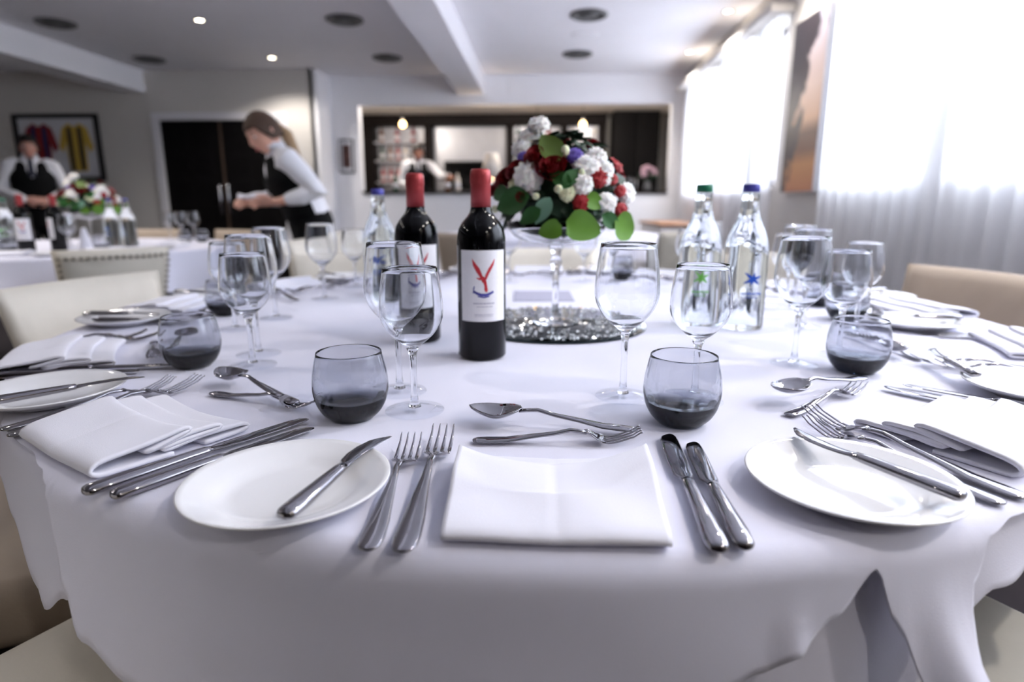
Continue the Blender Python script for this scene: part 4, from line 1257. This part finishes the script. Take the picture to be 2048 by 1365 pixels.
# waitress bending over the next table, sorting a white cloth
def bend(z, x): return (x, 0, z)
JW = dict(pelvis=(0, 0, .90), waist=(.045, 0, 1.03), chest=(.115, 0, 1.155), neckbase=(.160, 0, 1.285), head=(.225, .015, 1.385), face=(.84, .36, -.48), up=(.45, .05, .89),
          shL=(.135, .165, 1.24), shR=(.135, -.165, 1.24), elL=(-.02, .235, 1.055), elR=(.06, -.22, 1.04), wrL=(.20, .13, 1.0), wrR=(.27, -.10, 1.0),
          handL=(.40, .03, 1.005), handR=(.46, -.01, 1.0), hipL=(0, .09, .86), hipR=(0, -.09, .86), knL=(.05, .10, .47), knR=(.03, -.10, .47), anL=(0, .11, .075), anR=(-.02, -.11, .075), curl=.55,
          palmL=(0, -.8, .6), palmR=(0, .8, .6))
person('person', 'waitress in white shirt and black waistcoat leaning forward, holding a white cloth', (-1.42, 3.74, 0), radians(180+30), JW,
       dict(skin='skin', hair='hair', vest=True, bib=True, badge=True), 'pony')
cl = MB(); P = []
for i in range(12):
    P.append([(-.085+.17*j/9, -.055+.11*i/11, .012*sin(i*.9+j*.6)+.006*cos(j*1.3)) for j in range(10)])
cl.grid(P); cw = cl.build('cloth_napkin', M['napkin'], solid=.006, offset=0); cw.location = (-1.73, 3.66, 1.035); cw.rotation_euler = (.2, -.12, .4)
tag(cw, 'white folded cloth held between the hands of the leaning waitress', 'cloth')
# waiter standing against the framed shirts
JM = dict(pelvis=(0, 0, .93), waist=(.0, 0, 1.07), chest=(.01, 0, 1.24), neckbase=(0, 0, 1.42), head=(.02, 0, 1.545), face=(1, 0, -.06), up=(0, 0, 1),
          shL=(0, .175, 1.375), shR=(0, -.175, 1.375), elL=(-.02, .265, 1.12), elR=(-.02, -.265, 1.12), wrL=(.17, .12, 1.03), wrR=(.18, -.10, 1.04),
          handL=(.23, -.02, 1.02), handR=(.22, .03, 1.03), hipL=(0, .09, .89), hipR=(0, -.09, .89), knL=(.02, .10, .48), knR=(.02, -.10, .48), anL=(0, .11, .075), anR=(0, -.11, .075), curl=.5,
          palmL=(1, 0, .2), palmR=(1, 0, .2))
person('person', 'waiter in white shirt, black waistcoat and tie standing before the framed shirts', (-5.18, 6.15, 0), radians(-52), JM,
       dict(skin='skin2', hair='hairdark', vest=True, tie=True, longcuff=True), 'short')
# member of staff behind the bar counter
JB = dict(JM); JB.update(wrL=(.42, .42, 1.20), elL=(.20, .33, 1.20), handL=(.56, .46, 1.19), palmL=(0, 0, 1), head=(.05, 0, 1.55), face=(.95, .1, -.25), up=(.2, 0, .98))
person('person', 'person in white shirt and dark tie working behind the bar counter', (-1.86, 9.35, .19), radians(-78), JB,
       dict(skin='skin3', hair='hairdark', vest=True, tie=True, longcuff=True), 'short')
struct('floor_bar', MB().box((-.55, 9.9, .085), (5.5, 2.6, .17)), M['tablewood'], smooth=False)
# ------------------------------------------------------------------ the table on the left
T2 = (-2.80, 3.40)
table(*T2, 'round dining table under a white cloth on the left, before the waitress')
def reach2(a): return .915+.19+.03*cos(radians(4*a+40))
def fold2(a): return .25+.25*sin(radians(a*9))
c2 = cloth_mesh(*T2, .748, .912, reach2, fold2, 240).build('tablecloth', M['cloth']); tag(c2, 'white tablecloth on the left table, hanging in soft folds', 'tablecloth')
Z2 = .7486
WB.put((-2.62, 3.00, Z2), radians(-60), 'red-capped wine bottle on the left table, nearer the photo edge of a pair', 'wine bottles on the left table')
WB.put((-2.545, 3.12, Z2), radians(-130), 'red-capped wine bottle on the left table, nearer the flowers of a pair', 'wine bottles on the left table')
WBL.put((-2.49, 3.46, Z2), radians(150), 'clear water bottle beside the left table flowers, left one of the pair', 'water bottles on the left table')
WBL.put((-2.385, 3.45, Z2), radians(160), 'clear blue-capped water bottle on the left table, right one of the pair', 'water bottles on the left table')
WG.put((-2.98, 3.30, Z2), radians(150), 'clear green-capped water bottle at the far left on the left table', 'water bottles on the left table')
fx, fy = -2.77, 3.66
VS.put((fx, fy, Z2), 0, 'clear stemmed glass bowl of flowers on the left table')
a2 = arrangement((fx, fy, Z2), 'dome of white and red flowers on the left table before the waiter', rust=True); a2.scale = (1.25, 1.25, 1.08); a2.rotation_euler = (0, 0, radians(38))
for x, y, l in ((-2.36, 2.96, 'large wine glass nearest the studded chair on the left table'), (-2.86, 3.18, 'large wine glass left of the wine bottles on the left table'),
                (-2.545, 4.10, 'large wine glass at the far side of the left table, left of three'), (-2.455, 4.09, 'large wine glass at the far side of the left table, middle of three'),
                (-2.36, 4.08, 'large wine glass at the far side of the left table, right of three'), (-2.62, 3.30, 'large wine glass beneath the flowers on the left table')):
    GL.put((x, y, Z2), 0, l, 'wine glasses on the left table')
for x, y, l in ((-2.66, 2.84, 'grey tumbler before the wine bottles on the left table'), (-2.72, 3.00, 'grey tumbler at the photo edge of the left table'),
                (-2.30, 3.86, 'grey tumbler at the far right of the left table, left of two'), (-2.21, 3.90, 'grey tumbler at the far right of the left table, right of two'),
                (-2.36, 3.18, 'grey tumbler behind the studded chair on the left table')):
    TU.put((x, y, Z2), 0, l, 'tumblers on the left table')
for x, y, r, l in ((-2.50, 2.72, 20, 'folded white napkin at the near edge of the left table'), (-2.16, 2.95, 55, 'folded white napkin behind the studded chair on the left table'), (-2.05, 3.42, 95, 'folded white napkin at the right edge of the left table'),
                   (-2.2, 3.72, 120, 'folded white napkin at the far right of the left table')):
    NPP.put((x, y, Z2), radians(r), l, 'napkins on the left table')
for x, y, l in ((-2.31, 2.77, 'white side plate at the near edge of the left table'), (-2.03, 3.15, 'white side plate at the right edge of the left table')):
    PL.put((x, y, Z2), 0, l, 'plates on the left table')
un = MB(); P = []
for i in range(9):
    t = i/8; P.append([(.036*(1-t*.75)*cos(2*pi*j/18)*(1+.12*sin(6*pi*j/18*2)), .036*(1-t*.75)*sin(2*pi*j/18)*(1+.12*sin(6*pi*j/18*2)), .12*t) for j in range(19)])
un.grid(P); u = un.build('standing_napkin', M['napkin'], solid=.003); u.location = (-2.34, 3.04, Z2); tag(u, 'white napkin folded upright into a cone on the left table', 'napkin')
def at2(az, rr, P_, label, g=G2, off=0):
    a = radians(az); return chair_at(P_, T2[0]+rr*cos(a), T2[1]+rr*sin(a), az+90+off, label, g)
at2(66, 1.24, CHT, 'tan chair on the far side of the left table beneath the double door')
at2(100, 1.24, CHT, 'tan chair on the far side of the left table behind the flowers')
at2(-88, 1.26, CH, 'cream chair at the near side of the left table, by the photo edge')
# chairs near the waitress and further tables
G3 = 'chairs round the middle table'
chair_at(CH, -1.30, 3.35, -100, 'cream chair in front of the leaning waitress, left of the two', G3)
chair_at(CH, -1.38, 4.40, -120, 'cream chair just right of the waitress, with her legs before it', G3)
T3 = (.05, 5.15)
table(*T3, 'round dining table in the middle distance behind the flowers')
c3 = cloth_mesh(*T3, .748, .912, reach2, fold2, 200).build('tablecloth', M['cloth']); tag(c3, 'white tablecloth on the middle distance table behind the flowers', 'tablecloth')
chair_at(CHT, -.52, 4.10, -12, 'tan chair with its back to us, seen between the two wine bottles', G3)
chair_at(CHG, .98, 4.42, 38, 'stone-grey chair with its back to us, left of the green-capped water bottle', G3)
sb = empty('sideboard', (1.42, 6.9, 0), 0, 'wooden sideboard against the curtained wall near the bar', 'sideboard')
MB().box((0, 0, .42), (.46, 1.3, .70), bev=.006).build('carcass', M['wallwhite'], sb); MB().box((0, 0, .785), (.50, 1.36, .03), bev=.006).build('top', M['counter'], sb)
for sx in (-1, 1):
    for sy in (-1, 1): MB().tube([(sx*.19, sy*.6, .08), (sx*.19, sy*.6, .003)], [.02, .015], 8).build('leg', M['darkwood'], sb)

# ------------------------------------------------------------------ the bar
bc = empty('bar_counter', ((BX0+BX1)/2, YB+.21, 0), 0, 'dark wooden bar top along the sill of the bar opening', 'bar counter')
MB().box((0, 0, 1.148), (BX1-BX0-.02, .50, .035), bev=.006).build('counter_top', M['darkwood'], bc)
MB().box((0, .17, .65), (BX1-BX0-.06, .05, .955)).build('front_panel', M['darkwood'], bc, smooth=False)
CT = 1.1665
# back-bar shelving with mirrored bays
bb = empty('back_bar', (0, 10.78, 0), 0, 'dark wood back bar with mirrored bays and glass shelves', 'shelving')
xs = [-2.98, -1.95, -.56, .36, .99]
MB().box((-1.02, 0, .59), (4.14, .50, .80), bev=.006).build('base_cabinet', M['darkwood'], bb)
MB().box((-1.02, .03, 2.375), (4.14, .38, .16), bev=.006).build('header', M['darkwood'], bb)
for i, x in enumerate(xs):
    MB().box((x, .05, 1.64), (.11 if i else .2, .34, 1.31), bev=.004).build('upright', M['darkwood'], bb)
for i, (a, b) in enumerate(zip(xs, xs[1:])):
    MB().box(((a+b)/2, .19, 1.64), (b-a-.12, .02, 1.30)).build('mirror_panel', M['silver'], bb, smooth=False)
    if i != 1:
        for z in (1.36, 1.72, 2.02): MB().box(((a+b)/2, .06, z), (b-a-.12, .20, .02)).build('shelf', M['mount'], bb, smooth=False)
sc_ = empty('television', (-1.22, 10.70, 1.48), 0, 'dark screen in the middle bay of the back bar', 'television')
MB().box((0, 0, 0), (.92, .05, .46), bev=.006).build('case', M['black'], sc_); MB().box((0, -.027, .0), (.88, .006, .42)).build('screen', M['screen'], sc_, smooth=False)
tc_ = empty('tall_cabinet', (1.50, 10.62, 0), 0, 'tall dark wood cabinet at the right end of the bar', 'cabinet')
MB().box((0, 0, 1.31), (.74, .52, 2.28), bev=.006).build('carcass', M['door'], tc_)
for s in (-1, 1):
    dr = MB().box((s*.183, -.27, 1.31), (.35, .022, 2.2), bev=.004).build('cabinet_door', M['doorpanel'], tc_)
    MB().tube([(s*.03, -.30, 1.2), (s*.03, -.30, 1.4)], .008, 8).build('handle', M['chrome'], dr)
# bottles on the shelves
def bot(m):
    r = empty('spirit_bottle'); tag(r, 'x', 'bottle')
    MB().lathe([(0, 0), (.036, .0), (.038, .006), (.038, .15), (.030, .175), (.014, .195), (.013, .24), (0, .24)], 18).build('body', m, r)
    MB().lathe([(0, .24), (.015, .24), (.015, .262), (0, .263)], 14).build('cap', M['black'], r)
    MB().lathe([(.0386, .05), (.0388, .05), (.0388, .115), (.0386, .115)], 18).build('label', M['label'], r)
    return Proto(r)
BT = [bot(M['amber']), bot(M['greenb']), bot(M['shade']), bot(M['foil'])]
rnd = random.Random(11)
for bay, (a, b), nm in ((0, (-2.83, -2.03), 'left bay'), (2, (-.48, .28), 'bay right of the screen'), (3, (.44, .93), 'bay beside the tall cabinet')):
    for zi, z in enumerate((1.371, 1.731, 2.031)):
        n = int((b-a)/.125)
        for k in range(n):
            if zi == 2 and k % 2: continue
            q = rnd.randrange(4)
            x = a+.06+(b-a-.12)*k/max(1, n-1)
            BT[q].put((x, 10.82, z), 0, ('bottle on the %s shelf of the %s of the back bar' % (('lowest', 'middle', 'top')[zi], nm)), 'bottles on the %s shelf, %s' % (('lowest', 'middle', 'top')[zi], nm))
# shining pendant bulbs over the bar
def pend():
    r = empty('pendant_lamp'); tag(r, 'x', 'pendant light')
    MB().tube([(0, 0, .02), (0, 0, 2.455-2.20)], .004, 6).build('cord', M['black'], r)
    MB().lathe([(0, .06), (.02, .055), (.024, .03), (.02, .015), (0, .015)], 14).build('holder', M['chrome'], r)
    MB().ball((0, 0, -.03), .045, 16, 10).build('bulb', M['warmglow'], r)
    return Proto(r)
PD = pend()
for x, y, z, l in ((-2.13, 9.62, 2.205, 'glowing bulb over the bar above the person in white shirt'), (-.09, 9.70, 2.205, 'glowing bulb over the bar behind the top white flower'), (.60, 9.75, 2.205, 'glowing bulb over the bar near the tall dark cabinet')):
    PD.put((x, y, z), 0, l, 'bulbs over the bar')
lp = empty('table_lamp', (-.70, 8.62, CT), 0, 'table lamp with white tapered shade glowing on the bar top', 'lamp')
MB().lathe([(0, 0), (.075, 0), (.07, .012), (.02, .03), (.035, .08), (.03, .14), (.012, .19), (0, .19)], 24).build('base', M['chrome'], lp)
MB().lathe([(.155, .17), (.085, .50), (.083, .50), (.152, .172)], 32, closed=True).build('lamp_shade', M['shade'], lp)
MB().ball((0, 0, .33), .035, 14, 8).build('bulb', M['warmglow'], lp)
vs = empty('flower_vase', (1.42, 8.60, CT), 0, 'small vase of pale pink flowers at the right end of the bar top', 'vase of flowers')
MB().lathe([(0, 0), (.05, 0), (.055, .05), (.035, .11), (.04, .13), (.037, .13), (.03, .11), (0, .02)], 24).build('vase', M['ventgrey'], vs)
rnd = random.Random(5)
for i in range(11):
    a = rnd.random()*2*pi; e = rnd.random()
    p = (.11*cos(a)*sqrt(e), .10*sin(a)*sqrt(e), .19+.12*(1-e)+.03*rnd.random())
    me = part_mesh('pinkc', CAR[1], M['pink'], 'pink_flower'); o = bpy.data.objects.new('pink_flower', me); COL.objects.link(o); o.parent = vs; o.location = p; o.scale = (.036,)*3
mb = MB()
for i in range(40):
    a = rnd.random()*2*pi; mb.tube([(0, 0, .10), (.06*cos(a), .06*sin(a), .16), (.12*cos(a), .11*sin(a), .18+.06*rnd.random())], [.003, .005, .012], 6)
mb.build('foliage', M['leafdark'], vs)
for k, (x, l) in enumerate(((.95, 'left'), (1.06, 'middle'), (1.17, 'right'))):
    GL.put((x, 8.60, CT), 0, 'wine glass standing on the bar top left of the pink flowers, %s of three' % l, 'glasses on the bar top')
for k, (x, m, l) in enumerate(((-2.05, 1, 'dark green'), (-1.32, 0, 'amber'), (-1.18, 2, 'pale'))):
    BT[m].put((x+.0, 8.66, CT), 0, '%s bottle standing on the bar top near the person in white shirt' % l, 'bottles on the bar top')

# ------------------------------------------------------------------ light
w = bpy.data.worlds.new('world'); scene.world = w; w.use_nodes = True
bg = w.node_tree.nodes['Background']; bg.inputs[0].default_value = (.80, .86, 1.0, 1); bg.inputs[1].default_value = WORLD
def area(name, loc_, rot, sx, sy, e, col, spread=180):
    l = bpy.data.lights.new(name, 'AREA'); l.shape = 'RECTANGLE'; l.size = sx; l.size_y = sy; l.energy = e; l.color = col; l.spread = radians(spread)
    o = bpy.data.objects.new(name, l); COL.objects.link(o); o.location = loc_; o.rotation_euler = rot; return o
for i, (a, b) in enumerate(WIN):
    # daylight standing just outside each opening, tipped downwards like the bright sky
    area('daylight_%d' % i, (XR+.42, (a+b)/2, 1.95), (0, radians(72), 0), 1.5, (b-a), (WINP if i < 2 else WINP*.85)*(b-a), (.82, .89, 1.0))
for o in [x for x in bpy.data.objects if x.name.startswith('ceiling_light') and x.parent is None]:
    l = bpy.data.lights.new('downlight_beam', 'SPOT'); l.energy = SPOTP*(1.15 if o.location.y > 4 else 1); l.color = (1., .94, .88); l.spot_size = radians(140); l.spot_blend = .6; l.shadow_soft_size = .06
    q = bpy.data.objects.new('downlight_beam', l); COL.objects.link(q); q.location = o.location; q.location.z -= .02
for x, y in ((-2.13, 9.1), (-.3, 9.1), (.9, 9.1)):
    l = bpy.data.lights.new('bar_light', 'POINT'); l.energy = 18; l.color = (1., .92, .84); l.shadow_soft_size = .08
    q = bpy.data.objects.new('bar_light', l); COL.objects.link(q); q.location = (x, y, 2.3)
l = bpy.data.lights.new('lamp_light', 'POINT'); l.energy = 6; l.color = (1., .8, .55); l.shadow_soft_size = .04
q = bpy.data.objects.new('lamp_light', l); COL.objects.link(q); q.location = (-.70, 8.62, CT+.40)

# ------------------------------------------------------------------ camera
cd_ = bpy.data.cameras.new('camera'); cam = bpy.data.objects.new('camera', cd_); COL.objects.link(cam)
cam.location = (0, 0, .9834); cam.rotation_euler = (radians(90-12.641), 0, radians(2.8))
cd_.sensor_width = 36; cd_.lens = 21.357; cd_.clip_start = .02
cd_.dof.use_dof = True; cd_.dof.focus_distance = .62; cd_.dof.aperture_fstop = 3.1
scene.camera = cam
vs_ = scene.view_settings
vs_.view_transform = 'Standard'; vs_.look = 'None'; vs_.exposure = EXPO; vs_.gamma = 1; vs_.use_curve_mapping = False
scene.cycles.max_bounces = 12; scene.cycles.diffuse_bounces = 5; scene.cycles.glossy_bounces = 5; scene.cycles.use_adaptive_sampling = True; scene.cycles.adaptive_threshold = .035; scene.cycles.transmission_bounces = 10; scene.cycles.transparent_max_bounces = 12
scene.cycles.sample_clamp_indirect = 6
scene.cycles.use_denoising = True
